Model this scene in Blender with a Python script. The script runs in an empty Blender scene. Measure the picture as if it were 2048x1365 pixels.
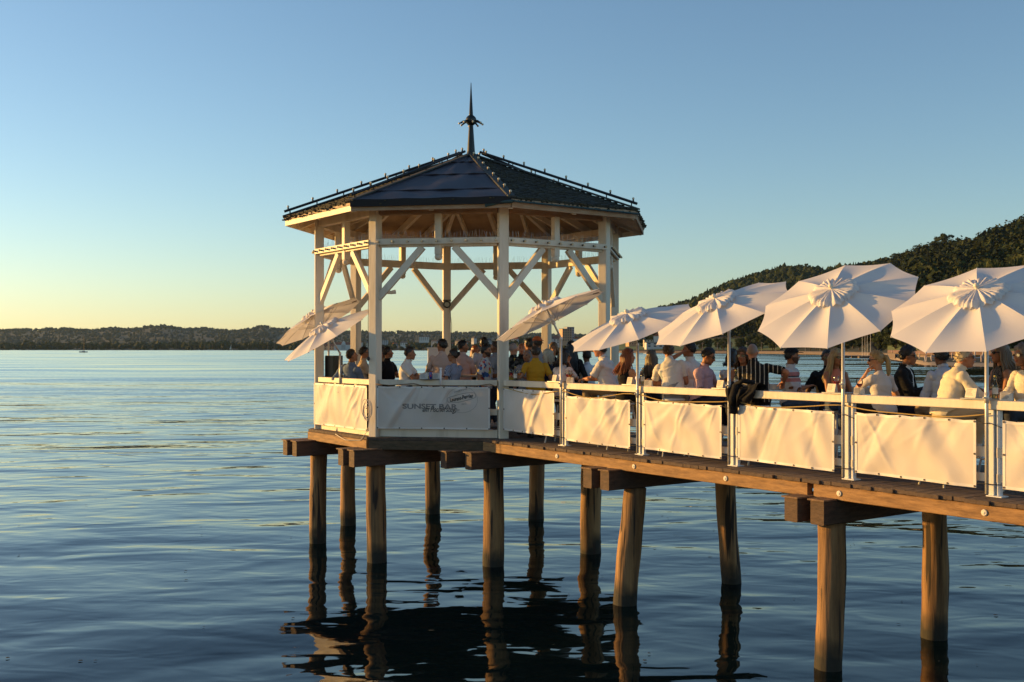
import bpy, bmesh, math, random
import numpy as np
from mathutils import Vector, Matrix
R = math.radians
random.seed(7); rng = np.random.default_rng(7)
C = bpy.context.scene.collection
S = bpy.context.scene

# ------------------------------------------------------------------ camera, world, sun, exposure
FPX, HZ, HC = 2168.0, 698.0, 3.934            # focal length in photo pixels, horizon row, camera height above the lake
cam_d = bpy.data.cameras.new("camera"); cam = bpy.data.objects.new("camera", cam_d); C.objects.link(cam)
cam_d.sensor_width = 36.0; cam_d.lens = FPX / 2048 * 36.0
cam_d.clip_start = 0.1; cam_d.clip_end = 30000
cam.location = (0, 0, HC); cam.rotation_euler = (R(90) + math.atan((HZ - 682.5) / FPX), 0, 0)
S.camera = cam
SUN_AZ, SUN_EL = 160.0, 7.5                   # direction to the sun: degrees counter-clockwise from +X, and elevation
sd = Vector((math.cos(R(SUN_EL)) * math.cos(R(SUN_AZ)), math.cos(R(SUN_EL)) * math.sin(R(SUN_AZ)), math.sin(R(SUN_EL))))
w = bpy.data.worlds.new("World"); S.world = w; w.use_nodes = True
nt = w.node_tree; nt.nodes.clear()
sky = nt.nodes.new("ShaderNodeTexSky"); sky.sky_type = 'NISHITA'; sky.sun_disc = False
sky.sun_elevation = R(SUN_EL); sky.sun_rotation = math.atan2(sd.x, sd.y)
sky.altitude = 400; sky.air_density = 1.0; sky.dust_density = 0.55; sky.ozone_density = 2.3
bg = nt.nodes.new("ShaderNodeBackground"); bg.inputs[1].default_value = 0.15
wo = nt.nodes.new("ShaderNodeOutputWorld")
nt.links.new(sky.outputs[0], bg.inputs[0]); nt.links.new(bg.outputs[0], wo.inputs[0])
sun_d = bpy.data.lights.new("sun", 'SUN'); sun = bpy.data.objects.new("sun", sun_d); C.objects.link(sun)
sun_d.energy = 5.0; sun_d.angle = R(0.6); sun_d.color = (1.0, 0.55, 0.14)
sun.rotation_euler = (-sd).to_track_quat('-Z', 'Y').to_euler()
sun.location = sd * 60
S.view_settings.view_transform = 'Standard'; S.view_settings.look = 'None'
S.view_settings.gamma = 1; S.view_settings.use_curve_mapping = False
S.view_settings.exposure = 0.52
S.cycles.max_bounces = 7; S.cycles.transparent_max_bounces = 10
S.cycles.use_denoising = True; S.cycles.sample_clamp_indirect = 6

# ------------------------------------------------------------------ frame of the place
DK = 2.316                                     # deck level above the lake
CEN = np.array([-0.858, 22.662]); OR = 3.128; ROT = 0.6167
def octp(i, r=OR):                             # i: 0=C 1=D 2=E 3=F 4=G 5=H 6=A 7=B
    a = ROT - math.pi / 2 + math.pi / 8 + i * math.pi / 4
    return CEN + r * np.array([math.cos(a), math.sin(a)])
OV = {n: octp(i) for i, n in enumerate("CDEFGHAB")}
PD = np.array([math.sin(ROT), -math.cos(ROT)])  # along the pier, away from the gazebo
PN = np.array([math.cos(ROT), math.sin(ROT)])   # across the pier, from the front rail to the back rail
PW = float(np.linalg.norm(OV['C'] - OV['B']))
def pier(t, v, z=0.0):
    q = OV['B'] + PD * t + PN * v
    return Vector((q[0], q[1], z))
def ray_plan(px, A, d):                        # plan point where the pixel column meets the line A + t*d
    r = np.array([(px - 1024) / FPX, 1.0]); s, t = np.linalg.solve(np.array([r, -np.array(d)]).T, np.array(A)); return s * r
def at(px, py, depth):                         # point seen at a pixel at a known distance
    return Vector(((px - 1024) / FPX * depth, depth, HC - (py - HZ) / FPX * depth))

# ------------------------------------------------------------------ materials
MATS = {}
def mat(name, col, rough=0.6, metal=0.0, spec=0.5, noise=None, bump=None, stretch=(1, 1, 1), trans=0.0, coord='Object', col2=None, ramp=(0.35, 0.65), emit=None, sheen=0.0):
    """Principled material; noise=(scale, amount) mixes col towards col2 (or darker), bump=(scale, strength)."""
    if name in MATS: return MATS[name]
    m = bpy.data.materials.new(name); m.use_nodes = True; t = m.node_tree; b = t.nodes["Principled BSDF"]
    N, L = t.nodes.new, t.links.new
    b.inputs['Base Color'].default_value = (*col, 1); b.inputs['Roughness'].default_value = rough
    b.inputs['Metallic'].default_value = metal; b.inputs['Specular IOR Level'].default_value = spec
    if sheen: b.inputs['Sheen Weight'].default_value = sheen
    tc = N("ShaderNodeTexCoord"); mp = N("ShaderNodeMapping"); mp.inputs['Scale'].default_value = stretch
    L(tc.outputs[coord], mp.inputs['Vector'])
    if noise:
        n = N("ShaderNodeTexNoise"); n.inputs['Scale'].default_value = noise[0]; n.inputs['Detail'].default_value = 6; n.inputs['Roughness'].default_value = 0.65
        L(mp.outputs[0], n.inputs['Vector'])
        mr = N("ShaderNodeMapRange"); mr.inputs['From Min'].default_value = ramp[0]; mr.inputs['From Max'].default_value = ramp[1]; mr.inputs['To Max'].default_value = noise[1]
        L(n.outputs['Fac'], mr.inputs['Value'])
        mx = N("ShaderNodeMix"); mx.data_type = 'RGBA'
        mx.inputs[6].default_value = (*col, 1); mx.inputs[7].default_value = (*(col2 or [c * 0.4 for c in col]), 1)
        L(mr.outputs[0], mx.inputs[0]); L(mx.outputs[2], b.inputs['Base Color'])
    if bump:
        n2 = N("ShaderNodeTexNoise"); n2.inputs['Scale'].default_value = bump[0]; n2.inputs['Detail'].default_value = 4
        L(mp.outputs[0], n2.inputs['Vector'])
        bp = N("ShaderNodeBump"); bp.inputs['Strength'].default_value = bump[1]; bp.inputs['Distance'].default_value = 0.02
        L(n2.outputs['Fac'], bp.inputs['Height']); L(bp.outputs[0], b.inputs['Normal'])
    if trans:
        tr = N("ShaderNodeBsdfTranslucent"); tr.inputs[0].default_value = (*col, 1)
        ms = N("ShaderNodeMixShader"); ms.inputs[0].default_value = trans
        out = t.nodes["Material Output"]
        L(b.outputs[0], ms.inputs[1]); L(tr.outputs[0], ms.inputs[2]); L(ms.outputs[0], out.inputs[0])
        if noise: L(mx.outputs[2], tr.inputs[0])
    MATS[name] = m
    return m
def vmat(name, rough=0.8, spec=0.3, trans=0.0, var=0.0):
    """Principled material whose colour is the mesh's own 'tint' colour attribute."""
    if name in MATS: return MATS[name]
    m = bpy.data.materials.new(name); m.use_nodes = True; t = m.node_tree; b = t.nodes["Principled BSDF"]
    a = t.nodes.new("ShaderNodeAttribute"); a.attribute_name = 'tint'
    t.links.new(a.outputs['Color'], b.inputs['Base Color'])
    b.inputs['Roughness'].default_value = rough; b.inputs['Specular IOR Level'].default_value = spec
    if trans:
        tr = t.nodes.new("ShaderNodeBsdfTranslucent"); t.links.new(a.outputs['Color'], tr.inputs[0])
        ms = t.nodes.new("ShaderNodeMixShader"); ms.inputs[0].default_value = trans
        t.links.new(b.outputs[0], ms.inputs[1]); t.links.new(tr.outputs[0], ms.inputs[2]); t.links.new(ms.outputs[0], t.nodes["Material Output"].inputs[0])
    MATS[name] = m
    return m
def glass_mat(name, col=(1, 1, 1), rough=0.0, tp=0.75):
    if name in MATS: return MATS[name]
    m = bpy.data.materials.new(name); m.use_nodes = True; t = m.node_tree; t.nodes.clear()
    o = t.nodes.new("ShaderNodeOutputMaterial"); a = t.nodes.new("ShaderNodeBsdfTransparent"); a.inputs[0].default_value = (*col, 1)
    g = t.nodes.new("ShaderNodeBsdfGlossy"); g.inputs[1].default_value = 0.05
    fr = t.nodes.new("ShaderNodeFresnel"); fr.inputs[0].default_value = 1.5
    ms = t.nodes.new("ShaderNodeMixShader")
    t.links.new(fr.outputs[0], ms.inputs[0]); t.links.new(a.outputs[0], ms.inputs[1]); t.links.new(g.outputs[0], ms.inputs[2]); t.links.new(ms.outputs[0], o.inputs[0])
    MATS[name] = m
    return m

# ------------------------------------------------------------------ mesh builder
class MB:
    def __init__(s): s.v = []; s.f = []; s.m = []; s.cur = 0
    def add(s, vs, fs):
        b = len(s.v); s.v += [tuple(p) for p in vs]; s.f += [tuple(b + i for i in f) for f in fs]; s.m += [s.cur] * len(fs); return s
    def box(s, c, h, rz=0.0):                  # centre, half sizes
        c = Vector(c); ca, sa = math.cos(rz), math.sin(rz); vs = []
        for dz in (-1, 1):
            for dx, dy in ((-1, -1), (1, -1), (1, 1), (-1, 1)):
                x, y = dx * h[0], dy * h[1]; vs.append((c.x + x * ca - y * sa, c.y + x * sa + y * ca, c.z + dz * h[2]))
        return s.add(vs, [(3, 2, 1, 0), (4, 5, 6, 7), (0, 1, 5, 4), (1, 2, 6, 5), (2, 3, 7, 6), (3, 0, 4, 7)])
    def beam(s, p0, p1, w, h, up=(0, 0, 1), ch=0.0):   # box from p0 to p1; w across, h along 'up'; ch = edge chamfer
        p0, p1 = Vector(p0), Vector(p1); d = (p1 - p0).normalized(); up = Vector(up)
        r = d.cross(up)
        if r.length < 1e-5: r = d.cross(Vector((1, 0, 0)))
        r.normalize(); u = r.cross(d).normalized()
        a, b = w / 2, h / 2
        if ch:
            pr = [(-a + ch, -b), (a - ch, -b), (a, -b + ch), (a, b - ch), (a - ch, b), (-a + ch, b), (-a, b - ch), (-a, -b + ch)]
        else: pr = [(-a, -b), (a, -b), (a, b), (-a, b)]
        n = len(pr); vs = [p0 + r * x + u * y for x, y in pr] + [p1 + r * x + u * y for x, y in pr]
        return s.add(vs, [tuple(reversed(range(n))), tuple(range(n, 2 * n))] + [(i, (i + 1) % n, n + (i + 1) % n, n + i) for i in range(n)])
    def tube(s, pts, rad, n=8, cap=True, flat=1.0):
        pts = [Vector(p) for p in pts]; k = len(pts)
        if not hasattr(rad, '__len__'): rad = [rad] * k
        t0 = (pts[1] - pts[0]).normalized(); ref = Vector((0, 0, 1)) if abs(t0.z) < 0.9 else Vector((1, 0, 0))
        vs = []; u = t0.cross(ref).normalized()
        for i, p in enumerate(pts):
            t = (pts[min(i + 1, k - 1)] - pts[max(i - 1, 0)]).normalized()
            u = (u - t * u.dot(t)); u = u.normalized() if u.length > 1e-6 else t.orthogonal().normalized()
            q = t.cross(u)
            for j in range(n):
                a = 2 * math.pi * j / n; vs.append(p + u * (math.cos(a) * rad[i]) + q * (math.sin(a) * rad[i] * flat))
        fs = [(i * n + j, i * n + (j + 1) % n, (i + 1) * n + (j + 1) % n, (i + 1) * n + j) for i in range(k - 1) for j in range(n)]
        if cap: fs += [tuple(reversed(range(n))), tuple((k - 1) * n + j for j in range(n))]
        return s.add(vs, fs)
    def lathe(s, prof, n=12, c=(0, 0, 0), cap=True):   # prof: (radius, z)
        c = Vector(c); vs = [(c.x + r * math.cos(2 * math.pi * j / n), c.y + r * math.sin(2 * math.pi * j / n), c.z + z) for r, z in prof for j in range(n)]
        k = len(prof); fs = [(i * n + j, i * n + (j + 1) % n, (i + 1) * n + (j + 1) % n, (i + 1) * n + j) for i in range(k - 1) for j in range(n)]
        if cap: fs += [tuple(reversed(range(n))), tuple((k - 1) * n + j for j in range(n))]
        return s.add(vs, fs)
    def ball(s, c, r, n=10, m=6, sc=(1, 1, 1)):
        c = Vector(c); vs = [(c.x, c.y, c.z - r * sc[2])]
        for i in range(1, m):
            a = -math.pi / 2 + math.pi * i / m
            for j in range(n): b = 2 * math.pi * j / n; vs.append((c.x + r * sc[0] * math.cos(a) * math.cos(b), c.y + r * sc[1] * math.cos(a) * math.sin(b), c.z + r * sc[2] * math.sin(a)))
        vs.append((c.x, c.y, c.z + r * sc[2])); T = len(vs) - 1
        fs = [(0, 1 + (j + 1) % n, 1 + j) for j in range(n)] + [(T, 1 + (m - 2) * n + j, 1 + (m - 2) * n + (j + 1) % n) for j in range(n)]
        fs += [(1 + i * n + j, 1 + i * n + (j + 1) % n, 1 + (i + 1) * n + (j + 1) % n, 1 + (i + 1) * n + j) for i in range(m - 2) for j in range(n)]
        return s.add(vs, fs)
    def grid(s, fn, nu, nv):
        vs = [fn(i / nu, j / nv) for j in range(nv + 1) for i in range(nu + 1)]; k = nu + 1
        return s.add(vs, [(j * k + i, j * k + i + 1, (j + 1) * k + i + 1, (j + 1) * k + i) for j in range(nv) for i in range(nu)])
    def build(s, name, m, parent=None, smooth=False, local=False):
        o = put(name, s.v, s.f, m, parent, smooth, local)
        if isinstance(m, (list, tuple)) and len(m) > 1: o.data.polygons.foreach_set('material_index', s.m)
        return o
WL = {}                                        # world location of unrotated roots
def wloc(o): return WL.get(o.name, Vector((0, 0, 0)))
def put(name, v, f, m, parent=None, smooth=False, local=False):
    me = bpy.data.meshes.new(name); v = np.asarray(v, dtype=float).reshape(-1, 3)
    o = bpy.data.objects.new(name, me)
    if parent is not None and not local: v = v - np.array(wloc(parent))
    elif parent is None and not local and len(v):   # a thing that is one mesh: origin at its base
        b = np.array([v[:, 0].mean(), v[:, 1].mean(), v[:, 2].min()]); v = v - b; o.location = b; WL[o.name] = Vector(b)
    me.from_pydata(v.tolist(), [], [tuple(int(i) for i in q) for q in f] if not isinstance(f, np.ndarray) else f.tolist())
    for q in (m if isinstance(m, (list, tuple)) else [m]): me.materials.append(q)
    if smooth: me.polygons.foreach_set('use_smooth', [True] * len(me.polygons))
    me.update(); C.objects.link(o)
    if parent is not None:
        o.parent = parent
        if not local: WL[o.name] = wloc(parent)
    return o
def inst(name, me, pos, parent=None, rot=(0, 0, 0), scale=(1, 1, 1)):   # an object on shared mesh data, placed in world coordinates
    o = bpy.data.objects.new(name, me); C.objects.link(o); pos = Vector(pos)
    if parent is not None: o.parent = parent; pos = pos - wloc(parent)
    o.location = pos; o.rotation_euler = rot; o.scale = scale
    if parent is not None: WL[o.name] = wloc(parent) + pos
    return o
def mesh_of(mb, name, m, smooth=False):
    me = bpy.data.meshes.new(name); me.from_pydata(mb.v, [], mb.f); me.materials.append(m)
    if smooth: me.polygons.foreach_set('use_smooth', [True] * len(me.polygons))
    return me
def tag(o, label, cat, group=None):
    o['label'] = label; o['category'] = cat
    if group: o['group'] = group
    return o
def empty(name, loc, label=None, cat=None, group=None, rz=0.0):
    o = bpy.data.objects.new(name, None); C.objects.link(o); o.location = loc; o.rotation_euler = (0, 0, rz); o.empty_display_size = 0.2
    WL[o.name] = Vector(loc)
    if label: tag(o, label, cat, group)
    return o
def structure(o): o['kind'] = 'structure'; return o
def stuff(o): o['kind'] = 'stuff'; return o
def tint(me, cols):
    a = me.color_attributes.new('tint', 'FLOAT_COLOR', 'POINT'); a.data.foreach_set('color', np.c_[cols, np.ones(len(cols))].astype(np.float32).ravel())
def fnoise(x, y, seed=0):                      # cheap smooth noise, sum of sines, about -1..1
    r = np.random.default_rng(seed); s = 0
    for k in range(6):
        a, b, c = r.uniform(-1, 1), r.uniform(-1, 1), r.uniform(0, 6.28); s = s + np.sin(x * a * (1 + .5 * k) + y * b * (1 + .5 * k) + c) / (1 + .3 * k)
    return s / 3

white_paint = mat("white_painted_wood", (0.76, 0.67, 0.54), 0.55, noise=(3.0, 0.75), col2=(0.44, 0.34, 0.23), bump=(30, 0.15), stretch=(1, 1, 0.15), ramp=(0.47, 0.78))
white_metal = mat("white_coated_metal", (0.74, 0.74, 0.74), 0.3, spec=0.5, noise=(8, 0.25), ramp=(0.55, 0.8))
pole_metal = mat("pale_aluminium_pole", (0.62, 0.6, 0.56), 0.35, metal=0.35)
old_wood = mat("weathered_brown_wood", (0.26, 0.155, 0.085), 0.8, noise=(6, 0.85), col2=(0.09, 0.05, 0.03), bump=(25, 0.5), stretch=(1, 1, 0.25))
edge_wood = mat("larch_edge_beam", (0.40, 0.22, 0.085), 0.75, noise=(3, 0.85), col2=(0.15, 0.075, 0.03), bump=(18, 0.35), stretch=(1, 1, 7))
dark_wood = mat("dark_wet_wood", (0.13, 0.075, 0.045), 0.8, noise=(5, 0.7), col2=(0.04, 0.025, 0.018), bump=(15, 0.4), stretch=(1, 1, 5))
plank_m = mat("grey_brown_deck_plank", (0.13, 0.085, 0.06), 0.85, noise=(9, 0.7), col2=(0.05, 0.033, 0.025), bump=(20, 0.4))
moss_wood = mat("mossy_grey_beam", (0.13, 0.085, 0.05), 0.9, noise=(4, 0.8), col2=(0.05, 0.04, 0.02), bump=(14, 0.6), stretch=(1, 1, 4))
copper = mat("dull_copper_green", (0.05, 0.10, 0.10), 0.5, metal=0.3, noise=(10, 0.6), col2=(0.03, 0.03, 0.03))
blackm = mat("black_matt_plastic", (0.012, 0.012, 0.013), 0.5)
steel = mat("steel", (0.5, 0.5, 0.5), 0.3, metal=1.0)
rope_m = mat("tan_rope", (0.45, 0.30, 0.10), 0.9)
bulb_m = mat("frosted_bulb", (0.75, 0.62, 0.40), 0.25, spec=0.6)

# ------------------------------------------------------------------ lake
def water_mat():
    m = bpy.data.materials.new("lake_water"); m.use_nodes = True; t = m.node_tree; b = t.nodes["Principled BSDF"]; N, L = t.nodes.new, t.links.new
    b.inputs['Base Color'].default_value = (0.002, 0.008, 0.010, 1); b.inputs['Roughness'].default_value = 0.03; b.inputs['IOR'].default_value = 1.333
    b.inputs['Specular IOR Level'].default_value = 0.5
    tc = N("ShaderNodeTexCoord")
    def octave(scale, sx, sy, rot, detail, dist=0.4):
        mp = N("ShaderNodeMapping"); mp.inputs['Scale'].default_value = (sx, sy, 1); mp.inputs['Rotation'].default_value = (0, 0, R(rot))
        L(tc.outputs['Object'], mp.inputs['Vector'])
        n = N("ShaderNodeTexNoise"); n.inputs['Scale'].default_value = scale; n.inputs['Detail'].default_value = detail; n.inputs['Roughness'].default_value = 0.45; n.inputs['Distortion'].default_value = dist
        L(mp.outputs[0], n.inputs['Vector']); return n.outputs['Fac']
    def madd(a, k, c=None):
        q = N("ShaderNodeMath"); q.operation = 'MULTIPLY_ADD'; L(a, q.inputs[0]); q.inputs[1].default_value = k
        if c is None: q.inputs[2].default_value = 0
        else: L(c, q.inputs[2])
        return q.outputs[0]
    h = madd(octave(0.16, 0.6, 1.0, 12, 1), 0.26)
    h = madd(octave(0.55, 0.55, 1.0, -14, 2), 0.10, h)
    h = madd(octave(1.5, 0.6, 1.0, 22, 2), 0.020, h)
    h = madd(octave(5.0, 0.7, 1.0, 5, 1), 0.0012, h)
    # ripples too small to see singly far off: a fine random tilt of the surface, patchy like real cat's-paws
    sp = N("ShaderNodeSeparateXYZ"); L(tc.outputs['Object'], sp.inputs[0]); mr = N("ShaderNodeMapRange"); mr.interpolation_type = 'SMOOTHSTEP'
    mr.inputs['From Min'].default_value = 18; mr.inputs['From Max'].default_value = 130; mr.inputs['To Min'].default_value = 0.0; mr.inputs['To Max'].default_value = 1.0; L(sp.outputs['Y'], mr.inputs['Value'])
    pr = N("ShaderNodeMapRange"); pr.inputs['From Min'].default_value = 0.38; pr.inputs['From Max'].default_value = 0.62; pr.inputs['To Min'].default_value = 0.018; pr.inputs['To Max'].default_value = 0.065; L(octave(0.06, 0.22, 1.0, 8, 5, 0.6), pr.inputs['Value'])
    am = N("ShaderNodeMath"); am.operation = 'MULTIPLY'; L(mr.outputs[0], am.inputs[0]); L(pr.outputs[0], am.inputs[1])
    rn = N("ShaderNodeTexNoise"); rn.inputs['Scale'].default_value = 2.3; rn.inputs['Detail'].default_value = 2; L(tc.outputs['Object'], rn.inputs['Vector'])
    sb = N("ShaderNodeVectorMath"); sb.operation = 'SUBTRACT'; L(rn.outputs['Color'], sb.inputs[0]); sb.inputs[1].default_value = (0.5, 0.5, 0.5)
    fl = N("ShaderNodeVectorMath"); fl.operation = 'MULTIPLY'; L(sb.outputs[0], fl.inputs[0]); fl.inputs[1].default_value = (1.2, 2.0, 0.0)
    ft = N("ShaderNodeVectorMath"); ft.operation = 'ADD'; L(fl.outputs[0], ft.inputs[0]); ft.inputs[1].default_value = (0.0, -1.0, 0.0)   # the wave sides one sees from the jetty shore
    sc = N("ShaderNodeVectorMath"); sc.operation = 'SCALE'; L(ft.outputs[0], sc.inputs[0]); L(am.outputs[0], sc.inputs['Scale'])
    bp = N("ShaderNodeBump"); bp.inputs['Strength'].default_value = 1.0; bp.inputs['Distance'].default_value = 1.0
    L(h, bp.inputs['Height']); bf = N("ShaderNodeMapRange"); bf.inputs['From Min'].default_value = 25; bf.inputs['From Max'].default_value = 230; bf.inputs['To Min'].default_value = 1.0; bf.inputs['To Max'].default_value = 0.06; bf.interpolation_type = 'SMOOTHERSTEP'; L(sp.outputs['Y'], bf.inputs['Value']); L(bf.outputs[0], bp.inputs['Strength'])
    ad = N("ShaderNodeVectorMath"); ad.operation = 'ADD'; L(bp.outputs[0], ad.inputs[0]); L(sc.outputs[0], ad.inputs[1]); nm = N("ShaderNodeVectorMath"); nm.operation = 'NORMALIZE'; L(ad.outputs[0], nm.inputs[0]); L(nm.outputs[0], b.inputs['Normal'])
    return m
mb = MB(); mb.add([(-9000, -60, 0), (9000, -60, 0), (9000, 9000, 0), (-9000, 9000, 0)], [(0, 1, 2, 3)])
lake = structure(mb.build("lake", water_mat(), local=True))
# ------------------------------------------------------------------ jetty: piles, beams, planks
def pile_mat():
    m = mat("log_pile", (0.37, 0.205, 0.085), 0.85, noise=(3.5, 0.95), col2=(0.10, 0.052, 0.024), bump=(9, 0.8), stretch=(1.6, 1.6, 0.12))
    t = m.node_tree; N, L = t.nodes.new, t.links.new; b = t.nodes["Principled BSDF"]; src = b.inputs['Base Color'].links[0].from_socket
    g = N("ShaderNodeNewGeometry"); sp = N("ShaderNodeSeparateXYZ"); L(g.outputs['Position'], sp.inputs[0])
    n = N("ShaderNodeTexNoise"); n.inputs['Scale'].default_value = 3.0; L(g.outputs['Position'], n.inputs['Vector'])
    q = N("ShaderNodeMath"); q.operation = 'MULTIPLY_ADD'; L(n.outputs['Fac'], q.inputs[0]); q.inputs[1].default_value = -0.5; L(sp.outputs['Z'], q.inputs[2])
    mr = N("ShaderNodeMapRange"); mr.inputs['From Min'].default_value = -0.10; mr.inputs['From Max'].default_value = 0.16; L(q.outputs[0], mr.inputs['Value'])
    mx = N("ShaderNodeMix"); mx.data_type = 'RGBA'; mx.inputs[6].default_value = (0.03, 0.026, 0.018, 1)   # wet algae band at the waterline
    L(mr.outputs[0], mx.inputs[0]); L(src, mx.inputs[7]); L(mx.outputs[2], b.inputs['Base Color'])
    # drying cracks
    tc = N("ShaderNodeTexCoord"); mp = N("ShaderNodeMapping"); mp.inputs['Scale'].default_value = (9, 9, 0.5); L(tc.outputs['Object'], mp.inputs['Vector'])
    n3 = N("ShaderNodeTexNoise"); n3.inputs['Scale'].default_value = 1.0; n3.inputs['Detail'].default_value = 2; L(mp.outputs[0], n3.inputs['Vector'])
    m3 = N("ShaderNodeMapRange"); m3.inputs['From Min'].default_value = 0.36; m3.inputs['From Max'].default_value = 0.40; L(n3.outputs['Fac'], m3.inputs['Value'])
    mx3 = N("ShaderNodeMix"); mx3.data_type = 'RGBA'; mx3.inputs[6].default_value = (0.035, 0.022, 0.014, 1); L(m3.outputs[0], mx3.inputs[0]); L(mx.outputs[2], mx3.inputs[7]); L(mx3.outputs[2], b.inputs['Base Color'])
    return m
PILE = pile_mat()
jetty = empty("jetty", pier(3.5, PW / 2, 0), "weathered wooden jetty and platform standing on log piles in the lake", "jetty")
def pile(x, y, r=0.165, top=1.80, lean=(0, 0), seed=0):
    q = np.random.default_rng(seed); n, k = 20, 26; ph = q.uniform(0, 6.28, 8); vs = []
    for i in range(k):
        z = -1.6 + (top + 1.6) * i / (k - 1); u = (z - 0.2) / 1.8
        cx = x + lean[0] * (top - z) + 0.012 * math.sin(z * 2.1 + ph[0]); cy = y + lean[1] * (top - z) + 0.012 * math.cos(z * 1.7 + ph[1])
        rr = r * (1.03 - 0.05 * u + 0.025 * math.sin(z * 3.3 + ph[2]) + 0.018 * math.sin(z * 8 + ph[3]))
        for j in range(n):
            a = 2 * math.pi * j / n
            e = 1 + 0.035 * math.sin(2 * a + ph[4] + z) + 0.022 * math.sin(5 * a + ph[5] + 2.3 * z) + 0.02 * math.sin(9 * a + ph[6] - 0.6 * z) + q.normal(0, 0.008)
            vs.append((cx + rr * e * math.cos(a), cy + rr * e * math.sin(a), z))
    fs = [(i * n + j, i * n + (j + 1) % n, (i + 1) * n + (j + 1) % n, (i + 1) * n + j) for i in range(k - 1) for j in range(n)] + [tuple((k - 1) * n + j for j in range(n))]
    return put("pile", vs, fs, PILE, jetty, True)
WP = [(637, 1085, .165), (697, 1050, .16), (753, 1123, .185), (865, 1027, .17), (987, 1130, .19), (1073, 1037, .17), (1182, 1105, .19), (1251, 1208, .175), (1461, 1165, .165), (1656, 1335, .17), (1867, 1275, .165)]
for i, (px, py, r) in enumerate(WP):
    d = HC * FPX / (py - HZ); ln = (0, 0)
    if px == 1251: ln = (-0.075, 0.0)
    if px == 1461: ln = (0.05, 0)
    if px == 1656: ln = (-0.02, 0)
    x = (px - 1024) / FPX * d - ln[0] * 1.8
    pile(x, d, r, 1.795, ln, i)
pile(1.74, 23.25, .17, 1.795, (0, 0), 40)
for t in (11.4,):
    for v in (-.15, 2.2): q = pier(t, v); pile(q.x, q.y, .17, 1.795, (0, 0), int(50 + t + v))
def cross(t, v0, v1, hgt=0.29, w=0.20):
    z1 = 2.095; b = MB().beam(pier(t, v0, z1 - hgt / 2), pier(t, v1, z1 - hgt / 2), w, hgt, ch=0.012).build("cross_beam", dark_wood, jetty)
    MB().beam(pier(t, v0 - .03, z1 + .011), pier(t, v0 + .62, z1 + .011), w + .05, .02).build("cap_board", old_wood, b)
for t, e in ((3.22, 0), (3.58, .04), (7.17, 0), (7.53, .05), (11.2, 0), (11.56, 0)): cross(t, -.67 + e, PW + .55)
hb = (OV['H'] - OV['B']); tH, vH = float(hb @ PD), float(hb @ PN); ab = (OV['A'] - OV['B']); tA, vA = float(ab @ PD), float(ab @ PN)
for dt, e in ((-.17, 0), (.17, .05)):
    cross(tH + dt, vH - .66 + e, vH + 6.2); cross(tA + dt, vA - .62 + e, vA + 6.2)
cross(-.39, -1.02, PW + .5); cross(.08, -.8, PW + .5)
gt = float((OV['G'] - OV['B']) @ PD); gv = float((OV['G'] - OV['B']) @ PN)
cross(gt + .2, gv - .3, gv + 2.7)
# edge beams of the jetty, in lengths with a gap, and round the platform
VE = -0.40
for a, b in ((-0.05, 7.20), (7.30, 13.5)):
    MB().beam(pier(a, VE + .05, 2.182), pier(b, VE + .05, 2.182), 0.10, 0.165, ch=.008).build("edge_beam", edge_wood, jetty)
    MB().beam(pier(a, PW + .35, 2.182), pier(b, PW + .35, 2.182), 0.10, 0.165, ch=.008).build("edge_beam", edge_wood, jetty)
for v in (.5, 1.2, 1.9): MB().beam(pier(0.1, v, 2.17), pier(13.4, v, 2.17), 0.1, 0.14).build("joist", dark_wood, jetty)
names = "CDEFGHAB"
for i in range(8):
    a, b = octp(i, OR + .16), octp((i + 1) % 8, OR + .16)
    if i == 7: continue
    MB().beam((*a, 2.18), (*b, 2.18), 0.14, 0.17, ch=.008).build("platform_beam", edge_wood if i in (5,) else moss_wood, jetty)
bolt_mb = MB(); bolt_mb.lathe([(0.0, 0), (.036, 0), (.036, .008), (.03, .013), (.016, .013), (.016, .016), (.0, .016)], 14, cap=False); bolt_mb.lathe([(.013, .010), (.013, .018), (.006, .020)], 8)
bolt_me = mesh_of(bolt_mb, "bolt_cap", white_paint)
fn = math.atan2(-PN[1], -PN[0])
for px in (1114, 1268, 1451, 1678, 1968):
    q = ray_plan(px, OV['B'] + PN * (VE - .002), PD); inst("bolt_cap", bolt_me, (q[0], q[1], 2.185), jetty, (R(90), 0, fn + R(90)))
# deck planks, laid across the jetty; their ends stand over the edge beam
pw_ = 0.142; PIN = 13.5
for k in range(int(PIN / 0.148)):
    t = 0.02 + 0.148 * k + pw_ / 2; e = random.uniform(-.025, .02); z = DK - .022 + random.uniform(-.003, .003)
    MB().beam(pier(t, VE - .02 + e, z), pier(t, PW + .42 + random.uniform(-.02, .02), z), pw_, 0.044, ch=.006).build("plank", plank_m, jetty)
octo = [octp(i, OR + .22) for i in range(8)]; oc = [(float((p - OV['B']) @ PD), float((p - OV['B']) @ PN)) for p in octo]
def vrange(t):
    xs = []
    for i in range(8):
        (t0, v0), (t1, v1) = oc[i], oc[(i + 1) % 8]
        if (t0 - t) * (t1 - t) <= 0 and abs(t1 - t0) > 1e-6: xs.append(v0 + (v1 - v0) * (t - t0) / (t1 - t0))
    return (min(xs), max(xs)) if len(xs) > 1 else None
tmin = min(p[0] for p in oc); t = -0.006
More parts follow.
